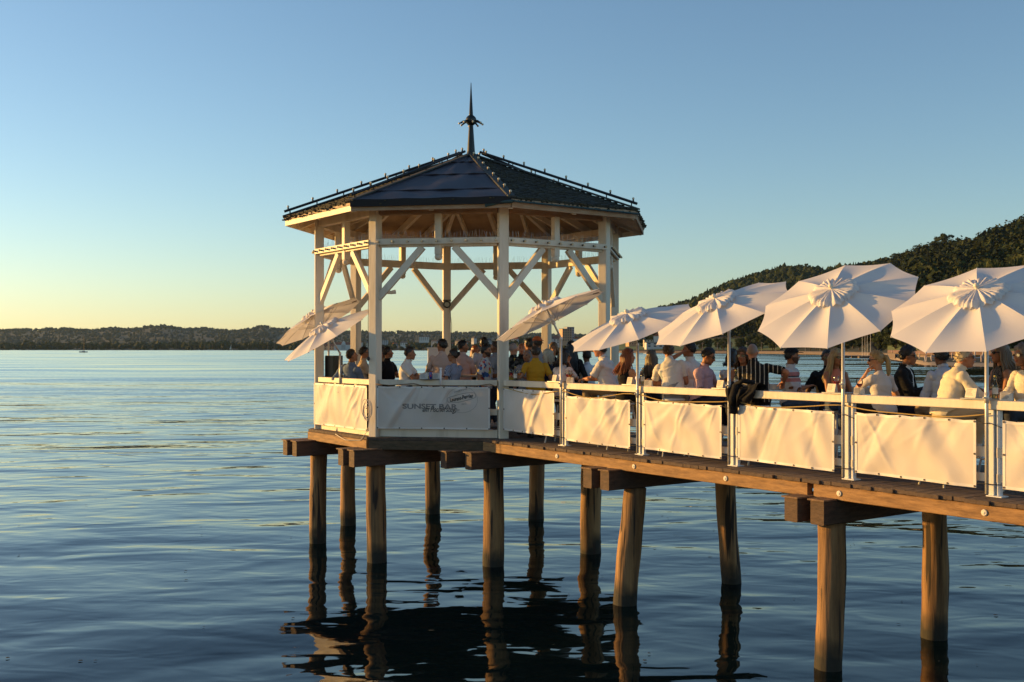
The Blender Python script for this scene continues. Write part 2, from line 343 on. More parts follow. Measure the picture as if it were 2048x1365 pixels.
while t - pw_ > tmin + .02:
    a, b = vrange(t - .001), vrange(t - pw_)
    if a and b:
        z0, z1 = DK - .044, DK; P = [pier(t, a[0]), pier(t, a[1]), pier(t - pw_, b[1]), pier(t - pw_, b[0])]
        m_ = MB(); m_.add([(p.x, p.y, z0) for p in P] + [(p.x, p.y, z1) for p in P], [(0, 1, 2, 3), (7, 6, 5, 4), (0, 4, 5, 1), (1, 5, 6, 2), (2, 6, 7, 3), (3, 7, 4, 0)]); m_.build("plank", plank_m, jetty)
    t -= .148

# ------------------------------------------------------------------ gazebo
gz = empty("gazebo", (*CEN, DK), "octagonal white timber gazebo with dark shingled roof and spire at the jetty end", "gazebo")
ZR, ZP = 5.882, 6.47
bare_wood_shaded = mat('shaded_bare_fascia', (0.36, 0.20, 0.10), 0.75, noise=(4, .6), col2=(.5, .38, .26), stretch=(1, 1, 4))  # bare brown wood; colour includes the shade under the roof on sunless sides
def V3(p, z): return Vector((p[0], p[1], z))
for i in range(8):
    p = octp(i); a = math.atan2(*(p - CEN)[::-1]); u = Vector((math.cos(a), math.sin(a), 0))
    MB().beam(V3(p, DK), V3(p, 6.56), 0.18, 0.18, up=u, ch=.012).build("post", white_paint, gz)
bulb_mb = MB(); bulb_mb.cur = 0; bulb_mb.ball((0, 0, .052), .024, 8, 6)
bulb_me = mesh_of(bulb_mb, "bulb", bulb_m, True)
sock_mb = MB().lathe([(.017, 0), (.017, .03), (.013, .032)], 8); sock_me = mesh_of(sock_mb, "bulb_socket", blackm)
def bulb(pos, d, parent):                      # a bulb in its socket, pointing along d
    rt = Vector(d).to_track_quat('Z', 'Y').to_euler()
    s_ = inst("bulb_socket", sock_me, pos, parent, rt); o = bpy.data.objects.new("bulb", bulb_me); C.objects.link(o); o.parent = s_; return s_
spike = {}
for i in range(8):
    a, b = octp(i), octp((i + 1) % 8); d = V3(b - a, 0).normalized(); n = Vector((d.y, -d.x, 0)); L_ = (V3(b, 0) - V3(a, 0)).length
    MB().beam(V3(a, ZP) + d * .10, V3(b, ZP) - d * .10, .13, .15, ch=.008).build("plate_beam", white_paint if i not in (6, 7) else bare_wood_shaded, gz)
    rb = MB().beam(V3(a, ZR) + d * .10, V3(b, ZR) - d * .10, .10, .16, ch=.008).build("ring_beam", white_paint, gz)
    lb = MB().beam(V3(a, ZR + .012) + d * .04 + n * .108, V3(b, ZR + .012) - d * .04 + n * .108, .03, .10).build("light_board", white_paint, rb)
    for k in range(9):
        bulb(V3(a, ZR + .012) + d * (.10 + (L_ - .2) * k / 8) + n * .122, n, rb)
    mid = (V3(a, 0) + V3(b, 0)) / 2
    dp = MB(); dp.beam(mid + Vector((0, 0, 5.66)), mid + Vector((0, 0, ZP + .02)), .125, .125, up=n, ch=.01); dp.ball(mid + Vector((0, 0, 5.615)), .074, 12, 8, (1, 1, .9)); dp.beam(mid + Vector((0, 0, 5.615)), mid + Vector((0, 0, 5.655)), .10, .10, up=n)
    dp.build("drop_post", white_paint, gz)
    for s_, p, dd in ((1, a, d), (-1, b, -d)):
        p0 = V3(p, 4.90) + dd * .085; p1 = V3(p, 5.80) + dd * .90
        MB().beam(p0 - (p1 - p0).normalized() * .04, p1, .085, .125, up=n.cross((p1 - p0).normalized()), ch=.006).build("brace", white_paint, gz)
    sp = MB(); 
    for k in range(46):                        # bird wires on the ring beam
        q = V3(a, ZR + .08) + d * (.12 + (L_ - .24) * (k + random.random()) / 46); tp = q + Vector((random.uniform(-.02, .02), random.uniform(-.02, .02), random.uniform(.10, .15))) + d * random.uniform(-.03, .03)
        sp.tube([q, tp], [.0021, .0016], 3, cap=False)
    stuff(sp.build("bird_wire", steel, rb))
# roof: slab with soffit, rafters, shingles, dark sheets on one side, hip caps
REV, ZE, ZA = 3.825, 6.557, 7.974
rf = MB(); ev = [V3(octp(i, REV), ZE) for i in range(8)]; apx = V3(CEN, ZA); dz = Vector((0, 0, -.045))
rf.add(ev + [apx] + [p + dz for p in ev] + [apx + dz], [(i, (i + 1) % 8, 8) for i in range(8)] + [(9 + (i + 1) % 8, 9 + i, 17) for i in range(8)] + [(9 + i, 9 + (i + 1) % 8, (i + 1) % 8, i) for i in range(8)])
soffit_m = mat("soffit_boards", (0.46, 0.33, 0.21), 0.7, noise=(3, 0.5), col2=(0.30, 0.20, 0.12))
roof = rf.build("roof", soffit_m, gz)
shingle_m = mat("mossy_shingles", (0.06, 0.058, 0.04), 0.9, noise=(5, 0.9), col2=(0.02, 0.018, 0.018), bump=(20, 0.3))
roofsheet = mat("dark_plum_roof_sheet", (0.045, 0.036, 0.045), 0.5, spec=0.4, noise=(1.5, 0.7), col2=(0.024, 0.021, 0.028), bump=(2.2, 0.15))
rafter_m = white_paint
for i in range(8):
    for f_ in (0, .5):
        e = ev[i].lerp(ev[(i + 1) % 8], f_); q0 = e.lerp(apx, .0) + Vector((0, 0, -.12)); q1 = e.lerp(apx, .95) + Vector((0, 0, -.12))
        q0 = q0.lerp(q1, .015)
        MB().beam(q0, q1, .085, .14).build("rafter", rafter_m, roof)
    for f_ in (.25, .75):
        e = ev[i].lerp(ev[(i + 1) % 8], f_); q0 = e + Vector((0, 0, -.105)); q1 = e.lerp(apx.lerp(ev[i].lerp(ev[(i + 1) % 8], .5), 0), .48) + Vector((0, 0, -.105))
        tgt = ev[i].lerp(apx, .5) if f_ < .5 else ev[(i + 1) % 8].lerp(apx, .5)
        MB().beam(q0.lerp(tgt, .02), tgt + Vector((0, 0, -.12)), .07, .11).build("rafter", rafter_m, roof)
    a, b = ev[i], ev[(i + 1) % 8]; d = (b - a).normalized(); nn = (b - a).cross(apx - a).normalized(); out = Vector((d.y, -d.x, 0))
    # fascia under the eave
    MB().beam(a + Vector((0, 0, -.10)) + d * .02 - out * .03, b + Vector((0, 0, -.10)) - d * .02 - out * .03, .035, .10).build("fascia", bare_wood_shaded if i in (6, 7, 0) else white_paint, roof)
    if i == 6:
        cut = [0.0, .17, .50, .79, 1.0]
        for k in range(4):
            def fn_(u, v, k=k):
                s0 = cut[k] + (cut[k + 1] + .02 - cut[k]) * v; l = a.lerp(apx, min(s0, .995)); r = b.lerp(apx, min(s0, .995))
                p = l.lerp(r, u) + nn * (.030 + .022 * (1 - v) + .012 * math.sin(u * 9 + k * 2) * math.sin(v * 3.1) + .006 * math.sin(u * 23 + v * 5 + k))
                return p
            m_ = MB().grid(fn_, 24, 6)
            # turned-down lower edge gives the sheet its thickness
            base = len(m_.v); low = [Vector(m_.v[j]) - nn * .02 for j in range(25)]; m_.add([m_.v[j] for j in range(25)] + low, [(25 + j, 26 + j, j + 1, j) for j in range(24)])
            m_.build("roof_sheet", roofsheet, roof, True)
        MB().beam(a + nn * .01 + out * .02 + Vector((0, 0, -.03)), b + nn * .01 + out * .02 + Vector((0, 0, -.03)), .02, .12).build("sheet_apron", mat("black_roof_felt", (0.014, 0.012, 0.012), .8), roof)
    else:
        sm = MB(); rows = 27
        for r_ in range(rows):
            s0, s1 = r_ / rows, (r_ + 1.55) / rows
            l0, r0 = a.lerp(apx, s0), b.lerp(apx, s0); wd = (r0 - l0).length
            if wd < .12: break
            x = -random.uniform(0, .1)
            while x < wd:
                ww = random.uniform(.06, .13); x0, x1 = max(x, 0) / wd, min(x + ww - .008, wd) / wd; x += ww
                if x1 - x0 < .01: continue
                l1, r1 = a.lerp(apx, min(s1, 1)), b.lerp(apx, min(s1, 1)); wd1 = max((r1 - l1).length, .01); off = (wd - wd1) / 2
                f = lambda xx: min(max((xx * wd - off) / wd1, 0), 1)
                lo = random.uniform(-.02, .012) * (1 if r_ else .6); th = random.uniform(.022, .04) + (.012 if r_ == 0 else 0)
                A0, A1 = l0.lerp(r0, x0), l0.lerp(r0, x1); B0, B1 = l1.lerp(r1, f(x0)), l1.lerp(r1, f(x1)); dn = (A0 - B0).normalized() * -lo
                A0 = A0 + dn; A1 = A1 + dn
                sm.add([A0 + nn * .003, A1 + nn * .003, A1 + nn * th, A0 + nn * th, B0 + nn * .004, B1 + nn * .004], [(0, 1, 2, 3), (3, 2, 5, 4), (0, 3, 4), (1, 5, 2)])
        stuff(sm.build("shingle_cover", shingle_m, roof))
    # ragged moss at the eave
    ms_ = MB()
    for k in range(60 if i in (5, 7, 0) else 12):
        q = a.lerp(b, random.random()) + out * random.uniform(.0, .03) + Vector((0, 0, random.uniform(-.05, .03))); ms_.ball(q, random.uniform(.012, .03), 5, 3, (1.3, 1.3, .7))
    stuff(ms_.build("eave_moss", mat("dry_moss", (.06, .05, .025), .95), roof))
    # hip cap with its row of bulbs
    h0, h1 = ev[i] + Vector((0, 0, .02)), apx + Vector((0, 0, .02)); hv = (h1 - h0); up = Vector((0, 0, 1))
    cap = MB(); cap.beam(h0 + up * .028 - hv.normalized() * .03, h0.lerp(h1, .985) + up * .028, .15, .035, ch=.012); 
    cap_o = cap.build("hip_cap", mat("aged_hip_board", (.06, .05, .042), .8, noise=(6, .7), col2=(.03, .055, .055)), roof)
    if i != 7:
        rl = MB(); rl.tube([h0 + up * .12, h0.lerp(h1, .94) + up * .12], .026, 8)
        for k in range(7): q = h0.lerp(h1, .03 + .14 * k); rl.beam(q + up * .03, q + up * .10, .03, .02)
        rl.build("hip_rail", blackm, cap_o)
    for k in range(8): bulb(h0.lerp(h1, .02 + .128 * k) + up * (.144 if i != 7 else .046), up, roof)
for sgn in (1,):
    a, b = ev[7], ev[0]; out = Vector(((b - a).y, -(b - a).x, 0)).normalized()
    MB().tube([a + out * .05 + Vector((0, 0, -.045)), a.lerp(b, .5) + out * .05 + Vector((0, 0, -.05)), b + out * .05 + Vector((0, 0, -.06))], .018, 8).build("gutter_pipe", copper, roof)
    MB().tube([a + out * .05 + Vector((0, 0, -.045)), a.lerp(ev[6], .08) + Vector((0, 0, -.06)), a.lerp(ev[6], .16) + Vector((0, 0, -.11))], .03, 8).build("gutter_pipe", copper, roof)
fin = MB(); fin.lathe([(.125, ZA - .04), (.09, ZA + .05), (.082, ZA + .1), (.045, 8.62), (.04, 8.64)], 14, (CEN[0], CEN[1], 0))
spire_m = mat("dark_bronze_spire", (.045, .05, .048), .4, metal=.6, noise=(8, .5))
finial = fin.build("finial", spire_m, gz, True)
MB().ball((*CEN, 8.715), .115, 16, 10).build("finial_ball", spire_m, finial, True)
MB().lathe([(.05, 8.81), (.042, 8.84), (.006, 9.505), (.001, 9.51)], 12, (CEN[0], CEN[1], 0)).build("finial_spike", spire_m, finial, True)
for k in range(8):
    a = k * math.pi / 4 + .2; d = Vector((math.cos(a), math.sin(a), 0)); q = Vector((*CEN, 8.70))
    MB().tube([q + d * .09, q + d * .17 + Vector((0, 0, -.015)), q + d * .205 + Vector((0, 0, -.04))], [.022, .022, .018], 6).build("lamp_arm", spire_m, finial)
    bulb(q + d * .20 + Vector((0, 0, -.035)), d + Vector((0, 0, -.5)), finial)
# gazebo balustrade between posts (open towards the jetty)
for i in range(7):
    a, b = octp(i), octp(i + 1); d = V3(b - a, 0).normalized(); n = Vector((d.y, -d.x, 0)); up = Vector((0, 0, 1)); A_, B_ = V3(a, DK) + d * .10, V3(b, DK) - d * .10
    MB().beam(A_ + up * 1.0, B_ + up * 1.0, .14, .10, ch=.006).build("hand_rail", white_paint, gz)
    MB().beam(A_ + up * .47, B_ + up * .47, .05, .11).build("mid_rail", white_paint, gz)
    MB().beam(A_ + up * .075, B_ + up * .075, .05, .14).build("base_board", white_paint, gz)
    L_ = (B_ - A_).length
    for k in (.3, .7): MB().beam(A_ + d * L_ * k + up * .145, A_ + d * L_ * k + up * .95, .09, .04, up=n).build("baluster", white_paint, gz)
    MB().beam(A_ + d * L_ * .3 + up * .53 - n * .03, A_ + d * L_ * .7 + up * .93 - n * .03, .03, .06, up=up).build("diagonal", white_paint, gz)
    MB().beam(A_ + d * L_ * .7 + up * .53 - n * .07, A_ + d * L_ * .3 + up * .93 - n * .07, .03, .06, up=up).build("diagonal", white_paint, gz)
# floodlight and cables on the rear post, wooden peg on the front one
p = V3(OV['F'], 4.98) + Vector((.02, -.12, 0)); fl = empty("floodlight", p, "small round black floodlight fixed to the rear gazebo post", "floodlight")
lm = MB(); lm.tube([p + Vector((0, .03, 0)), p + Vector((0, -.05, 0))], .085, 14); lm.build("housing", blackm, fl, True)
lm = MB(); lm.tube([p + Vector((0, -.05, 0)), p + Vector((0, -.058, 0))], .06, 14); lm.build("lens", mat("lamp_lens", (.35, .3, .22), .1), fl)
lm = MB(); lm.beam(p + Vector((-.1, 0, .10)), p + Vector((.1, 0, .10)), .05, .02); lm.build("bracket", blackm, fl)
tag(MB().tube([p + Vector((.06, .0, -.05)), p + Vector((.11, .01, -.5)), p + Vector((.09, .01, -.9)), p + Vector((.13, .02, -1.2)), p + Vector((.10, .02, -1.6))], .006, 5).build("cable", blackm), "thin black cable hanging down the rear gazebo post below the floodlight", "cable")
p = V3(OV['A'], 4.98); MB().tube([p + Vector((.08, .05, 0)), p + Vector((.28, .12, .0)), p + Vector((.36, .14, .015))], [.03, .032, .04], 8).build("wooden_peg", white_paint, gz)

# ------------------------------------------------------------------ railings of the jetty
PT = [1.7655 + 1.914 * k for k in range(6)]
rail_f = empty("railing", pier(6, 0, DK), "white railing with bar-top rail and twin metal posts along the sunlit jetty side", "railing")
rail_b = empty("railing", pier(6, PW, DK), "low-lit white railing along the lake side of the jetty behind the guests", "railing")
post_prof = mat("white_post_profile", (.72, .72, .70), .35, noise=(4, .3), ramp=(.5, .8))
for rl, v, sg in ((rail_f, 0.0, -1), (rail_b, PW, 1)):
    for k in range(6):
        a = .12 if k == 0 else PT[k - 1] + .05; b = PT[k] - .05
        a0 = .10 if k == 0 else PT[k - 1] + .004; b0 = PT[k] - .004
        MB().beam(pier(a0, v + .02, DK + 1.0), pier(b0, v + .02, DK + 1.0), .15, .10, ch=.006).build("bar_rail", white_paint, rl)
        MB().beam(pier(a, v, DK + .48), pier(b, v, DK + .48), .035, .11).build("mid_rail", white_paint, rl)
        MB().beam(pier(a, v, DK + .20), pier(b, v, DK + .20), .035, .09).build("mid_rail", white_paint, rl)
    for k in range(6):
        po = MB(); q = pier(PT[k], v, DK); po.beam(q, q + Vector((0, 0, .945)), .07, .07, up=PN.tolist() + [0], ch=.006)
        o = po.build("post", post_prof, rl)
        q = pier(PT[k] + .075, v - .01 * sg, DK); MB().beam(q, q + Vector((0, 0, .94)), .045, .05, up=PN.tolist() + [0], ch=.004).build("post_profile", white_metal, o)
        MB().box(q + Vector((-.03, .0, .006)), (.09, .07, .006), math.atan2(PD[1], PD[0])).build("foot_plate", white_metal, o)
# ------------------------------------------------------------------ banners
ban_m = mat("white_mesh_banner", (0.74, 0.67, 0.60), 0.6, noise=(2, .25), col2=(.64, .57, .51), bump=(160, .12), trans=0.15)
hem_m = mat("white_banner_hem", (0.82, 0.77, 0.72), 0.5, trans=0.12)
print_grey = mat("faded_grey_print", (0.27, 0.25, 0.24), 0.8); print_black = mat("black_print", (0.03, 0.03, 0.03), 0.8); print_faint = mat("pale_grey_print", (0.40, 0.37, 0.34), 0.8)
grom_me = mesh_of(MB().lathe([(.006, 0), (.013, 0), (.015, .003), (.012, .006), (.006, .004)], 10, cap=False), "grommet", steel)
hole_m = blackm
grom_mb = MB().lathe([(.0001, .003), (.0125, .0035), (.0125, .0), (.0001, .0)], 10, cap=False); grom_me = mesh_of(grom_mb, "grommet", mat("dark_grommet", (.06, .05, .045), .4, metal=.7))
def banner(p0, p1, z0, z1, n, label, style=0, dz=(0, 0, 0, 0), grp=None):
    """p0->p1 left to right in plan; n outward; dz: corner height offsets (bl, br, tr, tl)."""
    p0, p1, n = Vector((*p0[:2], 0)), Vector((*p1[:2], 0)), Vector(n); L_ = (p1 - p0).length; H_ = z1 - z0; q = np.random.default_rng(style + 3); ph = q.uniform(0, 6.28, 8); fa = q.uniform(.7, 1.3, 4)
    root = empty("banner", (p0 + p1) / 2 + Vector((0, 0, z0)), label, "banner", grp)
    cr_ = [(q.uniform(.25, 1.02), q.uniform(.55, 1.25), q.uniform(.018, .045), q.uniform(-.012, .017), q.uniform(.3, .95)) for _ in range(9)] + [(q.uniform(-.05, .12), math.pi - q.uniform(.6, 1.3), q.uniform(.018, .04), q.uniform(-.012, .015), q.uniform(.3, .7)) for _ in range(4)]
    if style == 8: cr_ += [(.335, .98, .05, .03, 1.1), (.36, 1.02, .03, -.02, 1.0)]
    def crease(x, y):                              # narrow tension creases running down from the eyelets along the top edge
        s = 0.0
        for u0, an, wd, am, ln in cr_:
            dx, dy = x - u0 * L_, y - H_; ca, sa = -math.cos(an), -math.sin(an); al = dx * ca + dy * sa; ac = dx * -sa + dy * ca
            if al > -.05: s += am * math.exp(-(ac / (wd * (1 + .8 * max(al, 0)))) ** 2) * math.exp(-(max(al, 0) / ln) ** 2) * min(1, max(0, al + .05) * 8)
        return s
    def disp(u, v):
        x, y = u * L_, v * H_
        edge = min(1, 5 * min(u, 1 - u, v * 1.3 + .15, (1 - v) * 1.2 + .12))
        s = .016 * math.sin(2.2 * x * fa[0] + ph[0]) * math.sin(3 * v + ph[1] * .3)
        # tension folds running down from the upper right corner and pull folds from the eyelets
        k = (x * .55 + y * .83); s += .020 * fa[1] * math.exp(-((u - .62 + .25 * (1 - v)) / .28) ** 2) * math.sin(11.5 * k * fa[2] + ph[2]) * (.25 + .75 * v * (1.3 - v))
        k2 = (x * .75 + y * .65); s += .015 * fa[3] * math.exp(-((u - .85) / .18) ** 2) * math.sin(13 * k2 + ph[3])
        k3 = (x * -.6 + y * .8); s += .013 * math.exp(-((u - .12) / .16) ** 2) * math.sin(12 * k3 + ph[4])
        s += .006 * math.sin(28 * u * L_ / 1.6 + ph[5]) * v ** 4 + .004 * math.sin(19 * x + 3 * y + ph[6]) * (.3 + .7 * v)
        return 1.35 * s * edge + 1.25 * crease(x, y) * min(1, edge * 2) + .02 * math.sin(math.pi * u) * math.sin(math.pi * v)
    def P(u, v, off=0.0):
        zb = z0 + dz[0] * (1 - u) + dz[1] * u; zt = z1 + dz[3] * (1 - u) + dz[2] * u
        sag = -.012 * (1 - abs(((u * 5) % 1) * 2 - 1)) * v if style % 3 else 0
        return p0.lerp(p1, u) + n * (disp(u, v) + off) + Vector((0, 0, zb + (zt - zb) * v + sag))
    cl = MB().grid(lambda u, v: P(u, v), 96, 44).build("cloth", ban_m, root, True)
    hu, hv = .032 / L_, .032 / H_
    hm = MB()
    for u0, u1, v0, v1, nu, nv in ((0, 1, 1 - hv, 1, 72, 1), (0, 1, 0, hv, 72, 1), (0, hu, hv, 1 - hv, 1, 34), (1 - hu, 1, hv, 1 - hv, 1, 34)):
        hm.grid(lambda u, v: P(u0 + (u1 - u0) * u, v0 + (v1 - v0) * v, .004), nu, nv)
    hm.build("hem", hem_m, root, True)
    rt = n.to_track_quat('Z', 'Y').to_euler(); G = [(.5 * hu + (1 - hu) * k / 5, v) for k in range(6) for v in (.5 * hv, 1 - .5 * hv)] + [(u, .5) for u in (.5 * hu, 1 - .5 * hu)]
    for u, v in G: inst("grommet", grom_me, P(u, v, .006), root, rt)
    return root, P, L_, H_, rt
nf = Vector((-PN[0], -PN[1], 0))
words = ["smooth white banner shaded near the gazebo post, first along the jetty", "white banner below the first jetty umbrella, second along the jetty", "white banner third along the jetty, behind no print", "wide white banner fourth along the jetty below the hanging jacket", "wide white banner fifth along the jetty with a dark speck", "white banner beyond the last umbrella pole at the open end of the jetty"]
words = ["blank white banner half shaded beside the gazebo corner post", "blank white banner between the first and second jetty umbrella poles", "blank white banner between the second and third jetty umbrella poles", "blank white banner between the third and fourth jetty umbrella poles, under the hanging jacket", "blank white banner between the fourth and fifth jetty umbrella poles, shoe below it", "blank white banner past the fifth jetty umbrella pole"]
for k in range(6):
    t0 = .13 if k == 0 else PT[k - 1] + .16; t1 = PT[k] - .15
    banner(pier(t0, -.075), pier(t1, -.075), DK + (.16 if k == 0 else .10), DK + (.90 if k == 0 else .83), nf, words[k], k, (0, -.02, 0, .012), "banners along the jetty rail")
def face_banner(i, z0, z1, label, st, ia=.02, ib=.03, off=.11):
    a, b = V3(octp(i), 0), V3(octp(i + 1), 0); d = (b - a).normalized(); n = Vector((d.y, -d.x, 0))
    return banner(a + d * ia + n * off, b - d * ib + n * off, z0, z1, n, label, st), d, n
face_banner(5, DK + .10, DK + .93, "creased sunlit white banner on the narrow side of the gazebo by the coiled cable", 9, .0, .12)
(rootAB, PAB, LAB, HAB, rtAB), dAB, nAB = face_banner(6, DK + .155, DK + .935, "shaded white banner printed SUNSET BAR on the front of the gazebo", 8, .06, .22, .10)
face_banner(4, DK + .10, DK + .93, "white banner on the far lake side of the gazebo", 12, .1, .1)
def text(s, u, v, hgt, wid, m, name, shear=0.0, bold=0.0, rot=0.0):
    cu = bpy.data.curves.new("t", 'FONT'); cu.body = s; cu.align_x = 'CENTER'; cu.align_y = 'CENTER'; cu.shear = shear; cu.offset = bold; cu.resolution_u = 3
    o = bpy.data.objects.new("t", cu); C.objects.link(o); bpy.context.view_layer.update(); me = bpy.data.meshes.new_from_object(o.evaluated_get(bpy.context.evaluated_depsgraph_get()))
    bpy.data.objects.remove(o); bm = bmesh.new(); bm.from_mesh(me); bmesh.ops.triangulate(bm, faces=bm.faces); bm.to_mesh(me); bm.free()
    vs = np.array([v_.co[:] for v_ in me.vertices]); fs = [tuple(p.vertices) for p in me.polygons]; bpy.data.meshes.remove(me)
    mn, mx = vs.min(0), vs.max(0); vs = vs - (mn + mx) / 2; vs[:, 0] *= wid / (mx[0] - mn[0]); vs[:, 1] *= hgt / (mx[1] - mn[1])
    c, s_ = math.cos(rot), math.sin(rot); out = []
    for x, y, _ in vs: X, Y = x * c - y * s_, x * s_ + y * c; out.append(PAB(u + X / LAB, v + Y / HAB, .0045))
    return put(name, out, fs, m, rootAB)
# print placed where it stands on the banner (u from the left edge, v from the bottom)
text("SUNSET BAR", .475, .535, .095, 1.02, print_grey, "lettering", bold=.03)
text("am Fischersteg,", .555, .452, .135, .62, print_black, "lettering", shear=.35, bold=.004)
text("bregenz", .705, .455, .06, .13, print_grey, "lettering", shear=.4)
rt_ = R(11)
text("CHAMPAGNE", .742, .915, .03, .24, print_grey, "lettering", rot=rt_)
text("Laurent-Perrier", .752, .745, .075, .44, print_black, "lettering", shear=.15, rot=rt_, bold=.02)
text("MAISON FONDÉE", .765, .66, .02, .2, print_faint, "lettering", rot=rt_)
text("1812", .775, .60, .03, .09, print_grey, "lettering", rot=rt_)
def outline(fn, n, wd, m, name):
    m_ = MB(); pts = [fn(k / n) for k in range(n)]
    for k in range(n):
        (x0, y0), (x1, y1) = pts[k], pts[(k + 1) % n]; dx, dy = x1 - x0, y1 - y0; l = math.hypot(dx, dy) or 1; ox, oy = -dy / l * wd, dx / l * wd
        m_.add([PAB(.752 + (x + sx * ox) / LAB, .745 + (y + sx * oy) / HAB, .0045) for x, y, sx in ((x0, y0, -1), (x1, y1, -1), (x1, y1, 1), (x0, y0, 1))], [(0, 1, 2, 3)])
    return m_.build(name, m, rootAB)
def pill(t):
    a = 2 * math.pi * t; x, y = .245 * max(-1, min(1, 1.25 * math.cos(a))), .068 * math.sin(a) if abs(1.25 * math.cos(a)) < 1 else .068 * math.sin(a)
    c, s_ = math.cos(rt_), math.sin(rt_); x += .02 * (1 if math.cos(a) > 0 else -1) * (1 - abs(math.sin(a))) ; return (x * c - y * s_, x * s_ + y * c)
outline(pill, 48, .0035, print_grey, "emblem_oval")
outline(lambda t: (.285 * math.cos(2 * math.pi * t) + .01, .235 * math.sin(2 * math.pi * t) - .04 if True else 0), 56, .0025, print_faint, "emblem_ring")

# ------------------------------------------------------------------ ropes and ties
def rope(pts, r, m, label, cat="rope", grp=None): return tag(MB().tube(pts, r, 6).build("rope", m, None, True), label, cat, grp)
for k in range(5):
    t0 = .12 if k == 0 else PT[k - 1] + .03; t1 = PT[k] + .03; pts = []
    for j in range(13):
        u = j / 12; pts.append(pier(t0 + (t1 - t0) * u, -.085, DK + .925 - .10 * math.sin(math.pi * min(1, u * (1.15 if k % 2 else .9))) * (1 - .3 * u) + .01 * math.sin(9 * u + k)))
    rope(pts, .0075, rope_m, ["tan rope slung above the half shaded banner beside the gazebo post", "tan rope slung above the banner between first and second umbrella poles", "tan rope slung above the banner between second and third umbrella poles", "tan rope slung above the banner under the hanging jacket", "tan rope slung above the banner with the shoe below it"][k])
pts = [PAB(-.01, 1.05, .01), PAB(.12, 1.03, .015), PAB(.27, 1.06, .02), PAB(.33, 1.075, .02), PAB(.40, 1.02, .02), PAB(.65, 1.025, .02), PAB(.9, 1.04, .02), PAB(1.0, 1.06, .02), PAB(1.06, 1.0, .03)]
rope(pts, .0085, mat("brown_rope", (.2, .12, .06), .9), "brown rope lying along the top of the printed banner")
for k in range(5):                              # black ties that lash each umbrella pole to its post
    for z in (.80, .14):
        q = pier(PT[k] - .01, -.055, DK + z); m_ = MB()
        m_.tube([pier(PT[k] - .16, -.07, DK + z + (.03 if z > .5 else -.01)), pier(PT[k] - .03, -.112, DK + z), pier(PT[k] + .06, -.112, DK + z), pier(PT[k] + .15, -.07, DK + z - .04 * (z > .5))], .005, 5)
        tag(m_.build("cable_tie", blackm), "black tie lashing an umbrella pole to a jetty post", "tie", "black ties on the umbrella poles")
# coiled cable at the gazebo corner
coil = MB(); cc = V3(OV['A'], DK + .48) + Vector((-.12, -.14, 0)); r0 = Vector((.82, -.57, 0))
for k in range(5):
    a0 = random.uniform(0, 6); rr = random.uniform(.10, .16); sh = Vector((random.uniform(-.02, .02), random.uniform(-.015, .0), random.uniform(-.05, .05)))
    ring = [cc + sh + r0 * (rr * .75 * math.cos(2 * math.pi * j / 18 + a0)) + Vector((0, 0, rr * 1.25 * math.sin(2 * math.pi * j / 18 + a0))) + Vector((-.006 * k, -.008 * k, 0)) for j in range(19)]
    coil.tube(ring, .006, 5, cap=False)
coil.tube([cc + Vector((.03, -.01, -.15)), cc + Vector((.01, -.02, -.35)), cc + Vector((-.15, .12, -.55)), cc + Vector((-.5, .55, -.58)), cc + Vector((-.75, .95, -.50))], .006, 5)
tag(coil.build("cable_coil", mat("white_cable", (.55, .5, .45), .5), None, True), "coil of pale cable hung on the gazebo corner post", "cable")
ca = V3(OV['A'], 0) + Vector((-.115, -.10, 0)); m_ = MB(); m_.tube([ca + Vector((0, 0, 6.3)), ca + Vector((.004, 0, 5.2)), ca + Vector((-.004, 0, 4.4)), ca + Vector((0, 0, 3.78))], .006, 5); m_.ball(ca + Vector((0, 0, 3.75)), .03, 8, 6, (1, 1, 1.4))
tag(m_.build("cable", blackm), "black cable with plug hanging down the front gazebo post", "cable")

